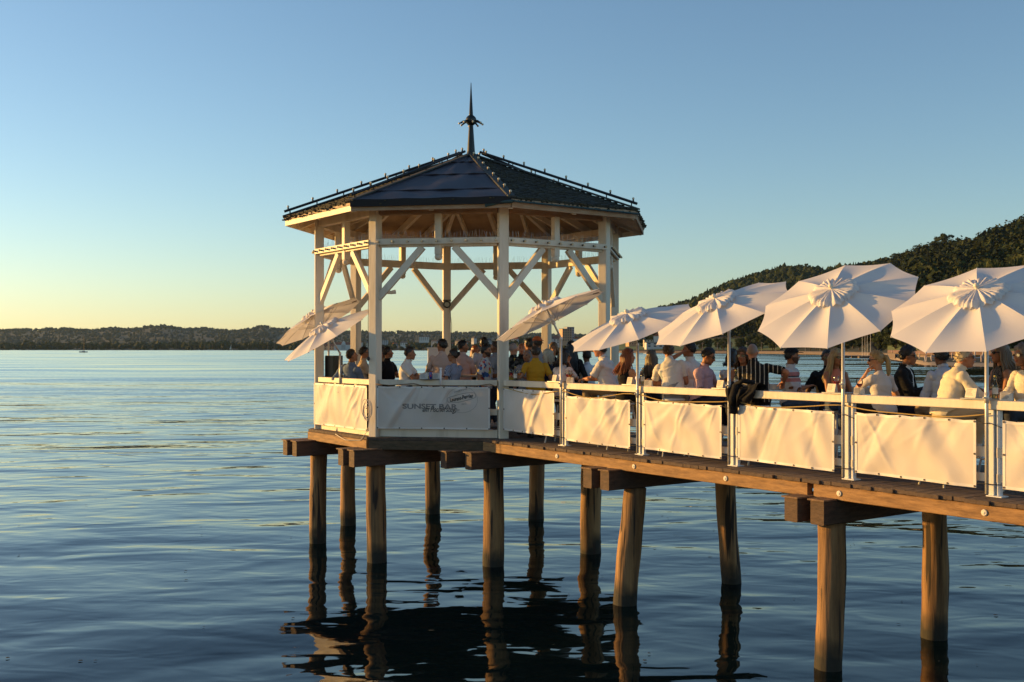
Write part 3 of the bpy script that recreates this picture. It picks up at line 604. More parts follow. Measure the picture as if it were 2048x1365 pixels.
# ------------------------------------------------------------------ umbrellas
can_m = mat("white_umbrella_cloth", (0.86, 0.81, 0.77), 0.7, noise=(1.2, .2), col2=(.80, .75, .71), bump=(220, .06), trans=0.26)
rib_m = mat("pale_rib", (.6, .58, .55), .4)
NR = 10
def umbrella(pole, tilt, phi, zk, ph, label, base_z=DK + .03, Rr=1.0, patch=False, seed=0, LL=.28):
    root = empty("umbrella", (pole[0], pole[1], base_z), label, "umbrella", "white tilted umbrellas")
    tilt, phi = R(tilt), R(phi); ax = Vector((math.sin(tilt) * math.cos(phi), math.sin(tilt) * math.sin(phi), math.cos(tilt))); K = Vector((pole[0], pole[1], DK + zk)); K.z += (.42 - LL) * .87; Cc = K + ax * LL
    e1 = ax.cross(Vector((0, 0, 1))).normalized(); e2 = ax.cross(e1)
    def P(r, th, h): return Cc + (e1 * math.cos(th) + e2 * math.sin(th)) * r + ax * h
    HH = .215; q = np.random.default_rng(seed)
    prof = lambda r: HH * (1 - .72 * r - .28 * r ** 2.4)
    cn = MB(); nr, na = 10, 8; vs = []; fs = []
    for i in range(nr + 1):
        r = .045 + (1 - .045) * i / nr
        for j in range(NR * na):
            th = ph + 2 * math.pi * j / (NR * na); f = (j % na) / na; m = math.sin(math.pi * f)
            chord = math.cos(math.pi / NR) / math.cos((f - .5) * 2 * math.pi / NR)     # straight edge between rib tips
            rad = Rr * r * (chord - .022 * m * r ** 3); sagz = -.046 * m * math.sin(math.pi * min(1, r * .95)) * (1 if r < .98 else .6)
            vs.append(P(rad, th, prof(r) + sagz))
    n = NR * na; fs = [(i * n + j, i * n + (j + 1) % n, (i + 1) * n + (j + 1) % n, (i + 1) * n + j) for i in range(nr) for j in range(n)]
    canopy = put("canopy", vs, fs, can_m, root, False)
    canopy.data.polygons.foreach_set('use_smooth', [True] * len(canopy.data.polygons))
    es = [e.index for e in canopy.data.edges if (e.vertices[0] % n) % na == 0 and (e.vertices[1] % n) == (e.vertices[0] % n)]
    for e in es: canopy.data.edges[e].use_edge_sharp = True
    # pleated vent flower on top
    fl = MB(); vs = []; nr2, na2 = 8, 12; n2 = NR * na2
    for i in range(nr2 + 1):
        r = .02 + .27 * i / nr2; g = i / nr2
        for j in range(n2):
            th = ph + 2 * math.pi * j / n2; f = (j % na2) / na2; m = abs(math.sin(math.pi * f)) ** .7; seg = j // na2
            pl = math.sin(2 * math.pi * f * (2 + seg % 2) + seg * 1.7) * .017 * g + math.sin(2 * math.pi * f * 5 + seg) * .008 * g + q.normal(0, .004) * g
            vs.append(P(r * (1 + .07 * m * g) * (1 + .05 * math.sin(seg * 2.3 + seed)), th, prof(.0) + .020 + 0.026 * m * g ** .8 + pl - .045 * g - (.045 * (g > .93))))
    fs = [(i * n2 + j, i * n2 + (j + 1) % n2, (i + 1) * n2 + (j + 1) % n2, (i + 1) * n2 + j) for i in range(nr2) for j in range(n2)]
    put("vent_flower", vs, fs, can_m, canopy, True)
    knob = MB(); kx = [P(0, 0, HH + z) for z in (0, .012, .02, .05, .072, .082)]; knob.tube(kx, [.035, .035, .02, .032, .028, .006], 10); knob.build("finial", mat("cream_knob", (.75, .68, .55), .35), root, True)
    for k in range(NR):
        th = ph + 2 * math.pi * k / NR; b = MB().tube([P(.04, th, prof(.04) - .015), P(.5 * Rr, th, prof(.5) - .012), P(Rr * .985, th, prof(.985) - .010)], .0055, 5).build("rib", rib_m, root)
        MB().tube([P(.03, th, -.12), P(.5 * Rr, th, prof(.5) - .018)], .0045, 5).build("strut", rib_m, b)
        MB().ball(P(Rr * .992, th, prof(1) - .004), .011, 6, 4).build("rib_tip", rib_m, b)
    MB().tube([P(0, 0, -.16), P(0, 0, -.09)], .032, 10).build("runner", rib_m, root)
    MB().tube([Vector((pole[0], pole[1], base_z)), K], .0205, 10).build("pole", pole_metal, root, True)
    MB().tube([K, P(0, 0, HH)], .0175, 10).build("upper_pole", pole_metal, root, True)
    MB().ball(K, .027, 10, 6).build("tilt_joint", white_metal, root, True)
    zc = K.z - .75; cl = MB(); cl.tube([Vector((pole[0], pole[1], zc - .06)), Vector((pole[0], pole[1], zc + .06))], .026, 10); cl.tube([Vector((pole[0], pole[1], zc)), Vector((pole[0] - .045, pole[1] - .02, zc))], .012, 8); cl.build("height_clamp", pole_metal, root, True)
    if patch:
        m_ = MB(); th = ph + 2 * math.pi * 4.42 / NR; th2 = ph + 2 * math.pi * 4.66 / NR
        m_.add([P(.80, th, prof(.8) - .045), P(.80, th2, prof(.8) - .045), P(.91, th2, prof(.91) - .035), P(.91, th, prof(.91) - .035)], [(0, 1, 2, 3)]); m_.build("label_patch", mat("brown_label", (.2, .13, .09), .7), canopy)
    return root
nh_ = -Vector((PN[0], PN[1], 0))
def pp(px): return ray_plan(px, OV['B'] + np.array([-PN[0], -PN[1]]) * .095, PD)
umbrella(pp(1122), 26.1, 165.2, 1.79, 1.974, "white umbrella seen edge-on and from below at the first jetty post beside the gazebo", patch=True, seed=1, LL=.42)
umbrella(pp(1275), 22.0, 208.5, 1.56, 1.346, "lowest white umbrella, tilted over the red-haired woman at the second jetty post", seed=2)
umbrella(pp(1458), 28.0, 206.3, 1.74, 1.19, "tilted white umbrella over the man in the pink shirt at the third jetty post", seed=3)
umbrella(pp(1686), 34.4, 226.0, 1.81, .607, "white umbrella with full vent flower at the fourth jetty post, over the blonde in orange", seed=4)
umbrella(pp(1973), 31.1, 225.9, 1.71, .674, "largest-looking white umbrella at the fifth jetty post over the white-haired man", seed=5)
umbrella((-3.33, 21.0), 31.8, 201.3, 1.53, 1.82, "steeply tilted white umbrella seen from above on the gazebo's sunny side rail", base_z=DK + .72, seed=6, LL=.42)
umbrella((-3.84, 22.70), 30.5, 171.6, 1.82, 2.052, "white umbrella glowing from below behind the left gazebo post", base_z=DK + .72, patch=True, seed=7, LL=.42)
# ------------------------------------------------------------------ far shores, hills, woods, town
def interp(x, pts): xs, ys = zip(*pts); return np.interp(x, xs, ys)
def polar(px, dist): px = np.asarray(px, float); return (px - 1024) / FPX * dist, dist
land_m = mat("wooded_land", (0.014, 0.022, 0.014), 0.95, noise=(0.02, .8), col2=(.009, .014, .009))
field_m = mat("meadow_slope", (0.11, 0.15, 0.035), 0.95, noise=(0.03, .7), col2=(.06, .10, .02))
def terrain(name, pxs, rows, hfun, m):          # rows: distance fractions; hfun(px, s) -> (distance, height)
    vs = []; 
    for s in rows:
        for px in pxs: d, h = hfun(px, s); vs.append(((px - 1024) / FPX * d, d, h))
    n = len(pxs); fs = [(i * n + j, i * n + j + 1, (i + 1) * n + j + 1, (i + 1) * n + j) for i in range(len(rows) - 1) for j in range(n - 1)]
    return structure(put(name, vs, fs, m, None, True))
# far ridge, 5 to 7.5 km away
FR = [(-700, 668), (-300, 664), (0, 665), (60, 663), (130, 662), (175, 665), (219, 660), (250, 662), (285, 660), (322, 655), (350, 658), (372, 662), (406, 659), (430, 664), (470, 665), (500, 661), (520, 655), (540, 658), (560, 663), (587, 662), (680, 668), (760, 670), (800, 668), (880, 669), (1000, 671), (1100, 674), (1250, 678), (1500, 684)]
def h_far(px, s):
    d = 4600 + 2600 * s; hr = (HZ + 2.5 - interp(px, FR)) / FPX * 6900 + HC
    return d, -1 + hr * min(1, s / .88) ** 1.2 * (1 - .25 * max(0, (s - .88) / .12)) + 5 * float(fnoise(px * .05, s * 9, 3)) * s
terrain("far_hills", np.linspace(-700, 1500, 150), np.linspace(0, 1, 14), h_far, land_m)
# low wooded shore in front of it
SH = [(-700, 3300), (0, 3200), (560, 2900), (760, 2600), (1000, 2300), (1120, 1700), (1240, 1150)]
def h_sh(px, s):
    d0 = interp(px, SH); rise = interp(px, [(-700, 6), (560, 7), (760, 22), (900, 30), (1000, 34), (1100, 34), (1240, 20)])
    return d0 + 1500 * s, -1.5 + 3.2 * min(1, s * 30) + rise * s ** .9
terrain("far_shore", np.linspace(-700, 1240, 120), [0, .01, .03, .08, .15, .3, .5, .75, 1], h_sh, land_m)
# right-hand hill
RG = [(1180, 676), (1240, 655), (1329, 616), (1378, 604), (1419, 584), (1461, 566), (1507, 552), (1563, 538), (1609, 537), (1656, 541), (1706, 535), (1771, 526), (1827, 507), (1887, 492), (1933, 490), (1980, 471), (2048, 449), (2200, 410), (2500, 360)]
RS = [(1180, 1250), (1240, 1050), (1500, 900), (1650, 720), (1740, 560), (1800, 360), (1850, 262), (2048, 235), (2500, 215)]
RD = [(1180, 3000), (1329, 2700), (1563, 2300), (1706, 1900), (1887, 1450), (2048, 1250), (2500, 1000)]
def h_hill(px, s):
    d0, d1 = interp(px, RS), interp(px, RD); d = d0 + (d1 - d0) * s; hr = (HZ - interp(px, RG)) / FPX * d1
    b = .06 if px < 1750 else .10
    base = 1.2 + (4 if px < 1750 else 2) * min(1, s / b)
    g = max(0, (s - b) / (1 - b)); h = base + (hr - base) * (g ** 1.15) + 10 * float(fnoise(px * .035, s * 7, 8)) * g * (1 - g) * 3
    if s <= 0.0: h = -1.2
    elif s < .012: h = .3
    return d, h if s <= 1 else hr - (s - 1) * 200
terrain("hillside", np.linspace(1180, 2500, 120), [0, .004, .012, .03, .06, .1] + list(np.linspace(.15, 1, 18)) + [1.1], h_hill, land_m)
def hill_z(px, d):
    d0, d1 = interp(px, RS), interp(px, RD); return h_hill(px, (d - d0) / (d1 - d0))[1]
# woods: many small crowns as one mass
ico = bmesh.new(); bmesh.ops.create_icosphere(ico, subdivisions=2, radius=1); IV = np.array([v.co[:] for v in ico.verts]); IF = np.array([[v.index for v in f.verts] for f in ico.faces]); ico.free()
ico = bmesh.new(); bmesh.ops.create_icosphere(ico, subdivisions=1, radius=1); IV1 = np.array([v.co[:] for v in ico.verts]); IF1 = np.array([[v.index for v in f.verts] for f in ico.faces]); ico.free()
leaf_far = vmat("far_foliage", .9, .15, 0.0)
def wood(name, P, H, Wd, cols, label, conif=.2, fine=True):
    q = np.random.default_rng(len(P)); VV, FF, CC = [], [], []; base = 0
    B, F = (IV, IF) if fine else (IV1, IF1)
    for p, h, wd, c in zip(P, H, Wd, cols):
        if q.random() < conif:
            k = 6; z = np.array([.12, .3, .3, .55, .55, .8, .8, 1.0]); r = np.array([1, .62, .8, .4, .55, .2, .3, .02]) * .6
            a = np.arange(k) * 2 * math.pi / k; v = np.concatenate([np.c_[r[i] * wd * (1 + q.normal(0, .12, k)) * np.cos(a + i * .4), r[i] * wd * np.sin(a + i * .4), np.full(k, z[i] * h * 1.15)] for i in range(8)])
            f = np.array([[i * k + j, i * k + (j + 1) % k, (i + 1) * k + (j + 1) % k] for i in range(7) for j in range(k)] + [[i * k + j, (i + 1) * k + (j + 1) % k, (i + 1) * k + j] for i in range(7) for j in range(k)]); c = c * .62
        else:
            ph = q.uniform(0, 6.28, 6); n_ = 1 + .22 * np.sin(B @ q.normal(0, 3.2, 3) + ph[0]) + .18 * np.sin(B @ q.normal(0, 5.5, 3) + ph[1]) + q.normal(0, .10, len(B))
            v = B * n_[:, None] * np.array([wd, wd, h * .5]) + [0, 0, h * .52]; f = F
        VV.append(v + p); FF.append(f + base); base += len(v); CC.append(np.tile(c, (len(v), 1)) * q.uniform(.8, 1.2, (len(v), 1)))
    o = put(name, np.concatenate(VV), np.concatenate(FF), leaf_far, None, False); tint(o.data, np.clip(np.concatenate(CC), 0, 1)); stuff(o); tag(o, label, "wood"); return o
def green(n, a=(.045, .060, .018), b=(.085, .095, .025), seed=1): q = np.random.default_rng(seed); t = q.random((n, 1)); return np.array(a) * (1 - t) + np.array(b) * t
q = np.random.default_rng(11)
# hillside woods: spaced so that crowns overlap
P = []; H = []; Wd = []
N_ = 7500
while len(P) < N_:
    px = q.uniform(1190, 2230); s = q.random() ** .8 * 1.0 + .02; d0, d1 = interp(px, RS), interp(px, RD)
    if px < 1560 and s < .16 and q.random() < .93: continue
    if px < 1740 and s < .05: continue
    if px >= 1740 and s < .10: continue
    if 1612 < px < 1668 and s > .93: continue                     # the open meadow on the ridge
    if 1855 < px < 1915 and .80 < s < .90: continue                # bare sandy slope
    d = d0 + (d1 - d0) * s; x, y = polar(px, d); P.append((x, y, hill_z(px, d) - 1.5)); h = q.uniform(11, 20) * (1.0 if s < .93 else .75); H.append(h); Wd.append(h * q.uniform(.30, .46))
cols = green(N_, (.012, .021, .008), (.040, .048, .013), 5); cols[np.random.default_rng(2).random(N_) < .12] *= 1.8
P, H, Wd = np.array(P), np.array(H), np.array(Wd); near = np.hypot(P[:, 0], P[:, 1]) < 1750
wood("hill_wood", P[~near], H[~near], Wd[~near], cols[~near], "dense dark mixed wood on the far shoulder of the hill", .25, False)
def leafy(name, P, H, Wd, cols, label, n):
    q = np.random.default_rng(3); VV, CC = [], []
    for p, h, wd, c in zip(P, H, Wd, cols):
        con = q.random() < .3; d = q.normal(0, 1, (n, 3)); d /= np.linalg.norm(d, axis=1)[:, None]; r = q.random((n, 1)) ** .33; b = d * r * (1 + .25 * np.sin(d @ q.normal(0, 3, 3) + q.uniform(0, 6)))[:, None]
        if con: zz = (b[:, 2:] + 1) / 2; x = np.c_[b[:, :2] * wd * .75 * (1.15 - zz), zz * h * 1.1]; c = c * .65
        else: x = b * np.array([wd, wd, h * .5]) + [0, 0, h * .55]
        s = q.uniform(.5, 1.15, (n, 1)) * h * .085; nn = d + q.normal(0, .5, (n, 3)); u = np.cross(nn, q.normal(0, 1, (n, 3))); u /= np.linalg.norm(u, axis=1)[:, None]; w_ = np.cross(nn / np.linalg.norm(nn, axis=1)[:, None], u)
        VV.append((np.stack([x - u * s * 1.3, x + w_ * s, x + u * s * 1.3, x - w_ * s], 1) + p).reshape(-1, 3)); CC.append(np.repeat(c * q.uniform(.6, 1.4, (n, 1)), 4, 0))
    V_ = np.concatenate(VV); o = put(name, V_, np.arange(len(V_)).reshape(-1, 4), leaf_far, None, False); tint(o.data, np.clip(np.concatenate(CC), 0, 1)); stuff(o); tag(o, label, "wood"); return o
leafy("hill_wood", P[near], H[near], Wd[near], cols[near], "leafy dark wood covering the steep hill behind the umbrellas", 70)
P = []; H = []; Wd = []
for k in range(7000):
    px = q.uniform(-650, 1300); s = .10 + .85 * q.random() if k < 5200 else q.uniform(.82, .90); d, h0 = h_far(px, s); x, y = polar(px, d); P.append((x, y, h0 - 3)); h = q.uniform(11, 21); H.append(h); Wd.append(h * q.uniform(.4, .75))
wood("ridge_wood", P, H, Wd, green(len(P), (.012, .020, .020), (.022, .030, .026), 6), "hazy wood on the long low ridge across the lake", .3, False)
P = []; H = []; Wd = []
for k in range(2300):
    px = q.uniform(-650, 1225); s = q.random() ** 1.6 * .8 + .012; d, h0 = h_sh(px, s); x, y = polar(px, d); P.append((x, y, h0 - 1)); h = q.uniform(12, 24) * (1 if px < 600 else .62); H.append(h); Wd.append(h * q.uniform(.35, .6))
wood("shore_wood", P, H, Wd, green(len(P), (.016, .024, .011), (.042, .046, .016), 7), "dark green wood lining the far shore of the lake", .1, False)

# ---- single trees: tapered trunk, limbs and a crown of leaf clumps
leaf_m = vmat("leaf_clumps", .75, .25, .25); bark_m = mat("bark", (.12, .085, .055), .95, noise=(3, .6))
def tree_meshes(kind, seed):
    q = np.random.default_rng(seed); H_ = 10.0; tr = MB(); tr.tube([(0, 0, -.3), (.1, 0, 2), (.05, .1, 4.5), (.15, .05, 7.2)], [.38, .28, .2, .06], 8)
    blobs = []
    if kind == 'poplar': centers = [(q.normal(0, .45), q.normal(0, .45), z, 1.1 * math.sin(math.pi * min(1, (z - .6) / 9.8)) + .35) for z in np.linspace(1.6, 9.6, 26)]
    elif kind == 'willow': centers = [(r * math.cos(a), r * math.sin(a), z, 1.0) for r, a, z in zip(q.uniform(0, 3.2, 30), q.uniform(0, 6.28, 30), q.uniform(2.5, 8.8, 30))]
    else: centers = [(r * math.cos(a), r * math.sin(a), z, q.uniform(.8, 1.5)) for r, a, z in zip(q.random(26) ** .6 * 3.3, q.uniform(0, 6.28, 26), 2.6 + q.random(26) * 6.0)]
    for x, y, z, r in centers:
        k = 1 - abs(z - 5.5) / 7; 
        if kind != 'poplar': x *= k * 1.15; y *= k * 1.15
        blobs.append((x, y, z, r)); tr.tube([(.08, .03, max(1.5, z - 2.2)), (x * .55, y * .55, z - .6), (x, y, z)], [.1, .05, .02], 5)
    VV, CC = [], []; n = 110 if kind != 'willow' else 130
    for x, y, z, r in blobs:
        d = q.normal(0, 1, (n, 3)); d /= np.linalg.norm(d, axis=1)[:, None]; p = d * (q.random((n, 1)) ** .45) * r + [x, y, z]; p[:, 2] = p[:, 2] * .9 + z * .1
        s = q.uniform(.13, .30, (n, 1)); nn = d + q.normal(0, .6, (n, 3)); nn /= np.linalg.norm(nn, axis=1)[:, None]
        u = np.cross(nn, q.normal(0, 1, (n, 3))); u /= np.linalg.norm(u, axis=1)[:, None]; w_ = np.cross(nn, u)
        if kind == 'willow': u = u * .4 + [0, 0, -1.2]
        quad = np.stack([p - u * s * 1.3, p + w_ * s * .8, p + u * s * 1.3, p - w_ * s * .8], 1); VV.append(quad.reshape(-1, 3))
        c = np.array([.055, .07, .02]) if kind == 'poplar' else np.array([.05, .065, .02]) if kind == 'round' else np.array([.09, .10, .03])
        CC.append(np.repeat(c * q.uniform(.65, 1.35, (n, 1)) * q.uniform(.85, 1.15), 4, 0))
    V_ = np.concatenate(VV); F_ = np.arange(len(V_)).reshape(-1, 4); cr = bpy.data.meshes.new("crown"); cr.from_pydata(V_.tolist(), [], F_.tolist()); cr.materials.append(leaf_m); tint(cr, np.concatenate(CC))
    return mesh_of(tr, "trunk", bark_m, True), cr
TM = {k: [tree_meshes(k, s) for s in (1, 2, 3)] for k in ('round', 'poplar', 'willow')}
def tree(name, kind, px, d, z, h, wide, label, grp, i):
    x, y = polar(px, d); o = empty(name, (float(x), float(y), z), label, "tree", grp, rz=random.uniform(0, 6)); t_, c_ = TM[kind][i % 3]; s = h / 10
    for nm, me in (("trunk", t_), ("crown", c_)):
        k = bpy.data.objects.new(nm, me); C.objects.link(k); k.parent = o; k.scale = (s * wide, s * wide, s)
    return o
# trees that stand out: on the ridge, along the right shore, by the beach
for i, (px, h) in enumerate(((1790, 15), (1878, 19), (1892, 21), (1868, 14), (1842, 12), (1936, 13), (1601, 13), (1614, 15))):
    s = .985; d = interp(px, RS) + (interp(px, RD) - interp(px, RS)) * s; tree("ridge_tree", 'round', px, d, float(hill_z(px, d)) - 1, h * 1.15, 1.25, "round-crowned tree standing above the wooded ridge line", "trees on the ridge line", i)
for i in range(26):
    px = 1392 + i * 13.5 + random.uniform(-5, 5); d = float(interp(px, RS)) + random.uniform(18, 60); tree("shore_tree", 'round', px, d, float(hill_z(px, d)) - .5, random.uniform(8, 15), random.uniform(.9, 1.3), "leafy tree on the embankment across the bay at the foot of the hill", "trees along the embankment", i)
for i in range(16):
    px = 1756 + i * 20 + random.uniform(-6, 6); d = float(interp(px, RS)) + random.uniform(55, 120); tree("beach_tree", 'round', px, d, float(hill_z(px, d)) - .3, random.uniform(9, 14), random.uniform(.95, 1.25), "bright green tree on the lawn behind the bathing beach", "trees behind the beach", i)
for i, (px, top) in enumerate(((1905, 548), (1928, 532), (1952, 520), (1978, 512), (2003, 516), (2030, 505), (2062, 500))):
    d = 430.0 + 12 * (i % 3); z = float(hill_z(px, d)) - .5; h = HC + (HZ - top) / FPX * d - z; tree("willow_tree", 'willow', px, d, z, h, .62, "tall pale willow rising behind the last umbrella", "tall willows behind the beach", i)
for i in range(16):
    px = 640 + i * 36 + random.uniform(-12, 12); d = float(interp(px, SH)) + random.uniform(10, 60); tree("lakeside_tree", 'round', px, d, 1.0, random.uniform(11, 18), 1.2, "tree on the town waterfront across the lake", "trees on the far waterfront", i)
for i in range(14):
    px = 60 + i * 40 + random.uniform(-15, 15); d = float(interp(px, SH)) + random.uniform(5, 40); tree("lakeside_tree", 'round', px, d, 1.0, random.uniform(16, 27), 1.3, "taller rounded tree at the edge of the far shore wood", "trees at the far shore", i)

# ---- buildings
wall_w = mat("white_render", (.66, .62, .56), .8); wall_c = mat("cream_render", (.60, .50, .36), .8); wall_g = mat("grey_render", (.42, .42, .42), .8); roof_r = mat("red_tile_roof", (.30, .10, .05), .85, noise=(.8, .4)); roof_d = mat("dark_roof", (.10, .085, .08), .85); win_m = mat("dark_window", (.03, .035, .045), .15); wall_o = mat("ochre_render", (.62, .36, .2), .8)
def house(px, py_base, dist, wd, dp, hh, wm, rm, label, gable=True, rot=0.0, floors=2, cols=3, z=None, name="house", step=False):
    x = (px - 1024) / FPX * dist; z = HC - (py_base - HZ) / FPX * dist if z is None else z
    o = empty(name, (x, dist, z), label, "building", "buildings across the lake", rz=R(rot))
    MB().box((0, 0, hh / 2 - 3), (wd / 2, dp / 2, hh / 2 + 3)).build("wall", wm, o, local=True)
    if gable:
        rh = dp * .42; r_ = MB(); e = .5; a, b = wd / 2 + e, dp / 2 + e
        if step:
            r_.add([(-a, -b, hh), (-a, b, hh), (-a, 0, hh + rh), (a, -b, hh), (a, b, hh), (a, 0, hh + rh)], [(0, 3, 5, 2), (1, 2, 5, 4), (0, 2, 1), (3, 4, 5), (0, 1, 4, 3)])
            g = MB(); pr = [(-6, 0), (6, 0), (6, hh + 3), (4.6, hh + 5), (3.4, hh + 8.5), (1.8, hh + 10.5), (0, hh + 12.5), (-1.8, hh + 10.5), (-3.4, hh + 8.5), (-4.6, hh + 5), (-6, hh + 3)]
            n = len(pr); g.add([(p[0], -dp / 2 - 1.2, p[1] - 3) for p in pr] + [(p[0], -dp / 2 + 6, p[1] - 3) for p in pr], [tuple(range(n)), tuple(reversed(range(n, 2 * n)))] + [(i, n + i, n + (i + 1) % n, (i + 1) % n) for i in range(n)]); g.build("gable_front", wm, o, local=True)
            for i in range(5):
                for j in range(4): MB().box((-4 + i * 2, -dp / 2 - 1.24, 2 + j * 3.0), (.5, .05, .9)).build("window", win_m, o, local=True)
        else:
            r_.add([(-a, -b, hh), (-a, b, hh), (-a, 0, hh + rh), (a, -b, hh), (a, b, hh), (a, 0, hh + rh)], [(0, 3, 5, 2), (1, 2, 5, 4), (0, 2, 1), (3, 4, 5), (0, 1, 4, 3)])
        r_.build("roof", rm, o, local=True)
    else: MB().box((0, 0, hh + .2), (wd / 2 + .3, dp / 2 + .3, .25)).build("roof", rm, o, local=True)
    if not step:
        for i in range(cols):
            for j in range(floors):
                MB().box((-wd / 2 + wd * (i + .5) / cols, -dp / 2 - .03, hh * (j + .5) / floors), (wd / cols * .22, .04, hh / floors * .26)).build("window", win_m, o, local=True)
    return o
house(688, 700, 2650, 46, 16, 12, wall_w, roof_r, "long white lakeside building with curved gable and red roof across the lake", step=True, floors=3)
house(657, 699.5, 2680, 30, 12, 9, wall_o, roof_r, "low ochre building with red roof beside the curved-gable building", floors=2, cols=5)
house(764, 692, 2750, 30, 14, 14, wall_g, roof_d, "grey block with dark roof on the far waterfront", False, floors=3, cols=6)
house(848, 681.5, 2900, 26, 14, 10, wall_w, roof_r, "white flat-topped house catching sun above the far town", False, floors=3, cols=5)
house(834, 680.5, 2900, 10, 10, 13, wall_o, roof_d, "slim orange tower house beside the white flat-topped house", False, floors=4, cols=2)
TW = [(720, 690), (738, 693), (790, 694), (808, 691), (822, 695), (870, 690), (905, 694), (918, 688), (935, 690), (948, 684), (962, 690), (978, 686), (990, 693), (1016, 690), (1030, 684), (1045, 692), (1062, 686), (1084, 690)]
for i, (px, py) in enumerate(TW):
    house(px, py, 2500 + (i * 137) % 300, 9 + (i * 5) % 9, 9, 5 + (i * 3) % 4, (wall_w, wall_c, wall_g)[i % 3], (roof_r, roof_d)[i % 2], "small far-off town house among the trees across the lake", True, (i * 40) % 90 - 45, 2, 3)
house(1131, 683, 1500, 14, 12, 17, wall_o, roof_d, "taller ochre apartment block on the wooded slope behind the first jetty umbrella", False, 20, 5, 4, name="apartment_block")
house(1138, 682, 1530, 11, 12, 19, wall_g, roof_d, "grey apartment tower beside the ochre block on the wooded slope", False, 20, 6, 3, name="apartment_block")
house(1108, 687, 1500, 14, 9, 6, wall_w, roof_d, "white low house below the apartment blocks on the wooded slope", True, 10)
house(1153, 690, 1450, 8, 8, 8, wall_w, roof_r, "small white gabled house beside the apartment blocks", True, 80)
RH = [(1318, 686, 1120, 11, 9, 7, wall_w, roof_r, 70, "white house with red roof facing the bay, below the second umbrella"), (1331, 684, 1150, 10, 8, 6, wall_c, roof_r, 10, "cream house with red roof behind the white bay house"), (1296, 688, 1120, 9, 8, 4, wall_c, roof_d, 0, "low cream bungalow above the bay meadow"), (1308, 695, 1060, 17, 9, 4.5, wall_w, roof_d, 5, "long white flat house low on the bay shore"), (1262, 690, 1180, 9, 8, 4.5, wall_o, roof_r, 20, "ochre cottage on the bay meadow beside the gazebo"), (1390, 694, 1010, 10, 8, 9.5, wall_c, roof_d, 15, "tall cream house at the foot of the hill"), (1282, 676, 1350, 10, 8, 6, wall_w, roof_r, 30, "white house high above the bay meadow"), (1250, 668, 1500, 10, 8, 6, wall_w, roof_r, -20, "upper white house on the wooded slope beside the gazebo")]
for px, py, d, wd, dp, hh, wm, rm, rot, lb in RH: house(px, py, d, wd, dp, hh, wm, rm, lb, not (rm is roof_d and hh < 5), rot, 2, 3)
MB().box((0, 0, 0), (1, 1, 1))
# meadow below the bay houses and the ridge meadow
def patch(name, pts, m, label_kind='structure'):
    vs = []; n = len(pts)
    for px, d, dz in pts: x, y = polar(px, d); vs.append((float(x), float(y), float(hill_z(px, d)) + dz))
    return vs
def draped(name, px0, px1, s0, s1, m, lift):
    vs = []; nu, nv = 24, 8
    for j in range(nv + 1):
        for i in range(nu + 1):
            px = px0 + (px1 - px0) * i / nu; s = s0 + (s1 - s0) * j / nv; d, h = h_hill(px, s); vs.append(((px - 1024) / FPX * d, d, h + lift))
    k = nu + 1; return structure(put(name, vs, [(j * k + i, j * k + i + 1, (j + 1) * k + i + 1, (j + 1) * k + i) for j in range(nv) for i in range(nu)], m, None, True))
draped("bay_meadow", 1190, 1560, .018, .15, field_m, .6)
draped("ridge_meadow", 1608, 1672, .90, 1.0, field_m, .8)
draped("sandy_slope", 1850, 1922, .78, .90, mat("sandy_bank", (.34, .19, .10), .95, noise=(.05, .6)), .8)
# embankment wall with railway poles, beach and pontoon
stone = mat("shore_stone", (.20, .15, .11), .95, noise=(.6, .6)); sand = mat("beach_gravel", (.36, .27, .17), .95, noise=(.5, .5)); lawn = mat("beach_lawn", (.10, .13, .03), .95, noise=(.2, .5))
def strip(name, px0, px1, ds, zs, m, lift=0):
    vs = []; nu = 40
    for dd, z in zip(ds, zs):
        for i in range(nu + 1): px = px0 + (px1 - px0) * i / nu; d = float(interp(px, RS)) + dd; vs.append(((px - 1024) / FPX * d, d, z + lift))
    k = nu + 1; return structure(put(name, vs, [(j * k + i, j * k + i + 1, (j + 1) * k + i + 1, (j + 1) * k + i) for j in range(len(ds) - 1) for i in range(nu)], m, None, True))
strip("embankment", 1190, 1790, (-6, -2, 0, 6, 12), (-.8, .5, 1.7, 2.2, 2.0), stone)
strip("beach", 1775, 2500, (-10, -3, 4, 16, 34), (-.6, .15, .5, 1.1, 2.0), sand)
strip("beach_lawn", 1775, 2500, (30, 60, 120), (2.2, 3.4, 6.0), lawn)
strip("beach_wall", 1775, 2500, (33, 33.3, 35, 35.2), (1.4, 3.4, 3.4, 1.4), mat("beach_wall_stone", (.22, .13, .09), .9, noise=(.7, .5)))
for i, px in enumerate(np.linspace(1405, 1640, 9)):
    d = float(interp(px, RS)) + 5; z = 2.0; x = (px - 1024) / FPX * d
    o = empty("catenary_mast", (x, d, z), "slim railway mast on the embankment across the bay", "mast", "railway masts"); MB().tube([(0, 0, 0), (0, 0, 7.5)], [.16, .11], 6).build("mast", mat("grey_mast", (.3, .28, .26), .6), o, local=True); MB().tube([(0, 0, 6.6), (1.2, -1.6, 6.9)], .06, 5).build("bracket", MATS["grey_mast"], o, local=True)
for i, px in enumerate((1724.5, 1730, 1734.5, 1741)):
    d = 455.0; x = (px - 1024) / FPX * d; o = empty("flagpole", (x, d, .8), "tall bare white flagpole beside the bathing pontoon", "flagpole", "flagpoles by the pontoon"); MB().tube([(0, 0, 0), (0, 0, 9.6)], [.09, .05], 8).build("pole", mat("white_pole", (.75, .72, .68), .5), o, local=True); MB().ball((0, 0, 9.65), .1, 6, 4).build("pole_top", MATS["white_pole"], o, local=True)
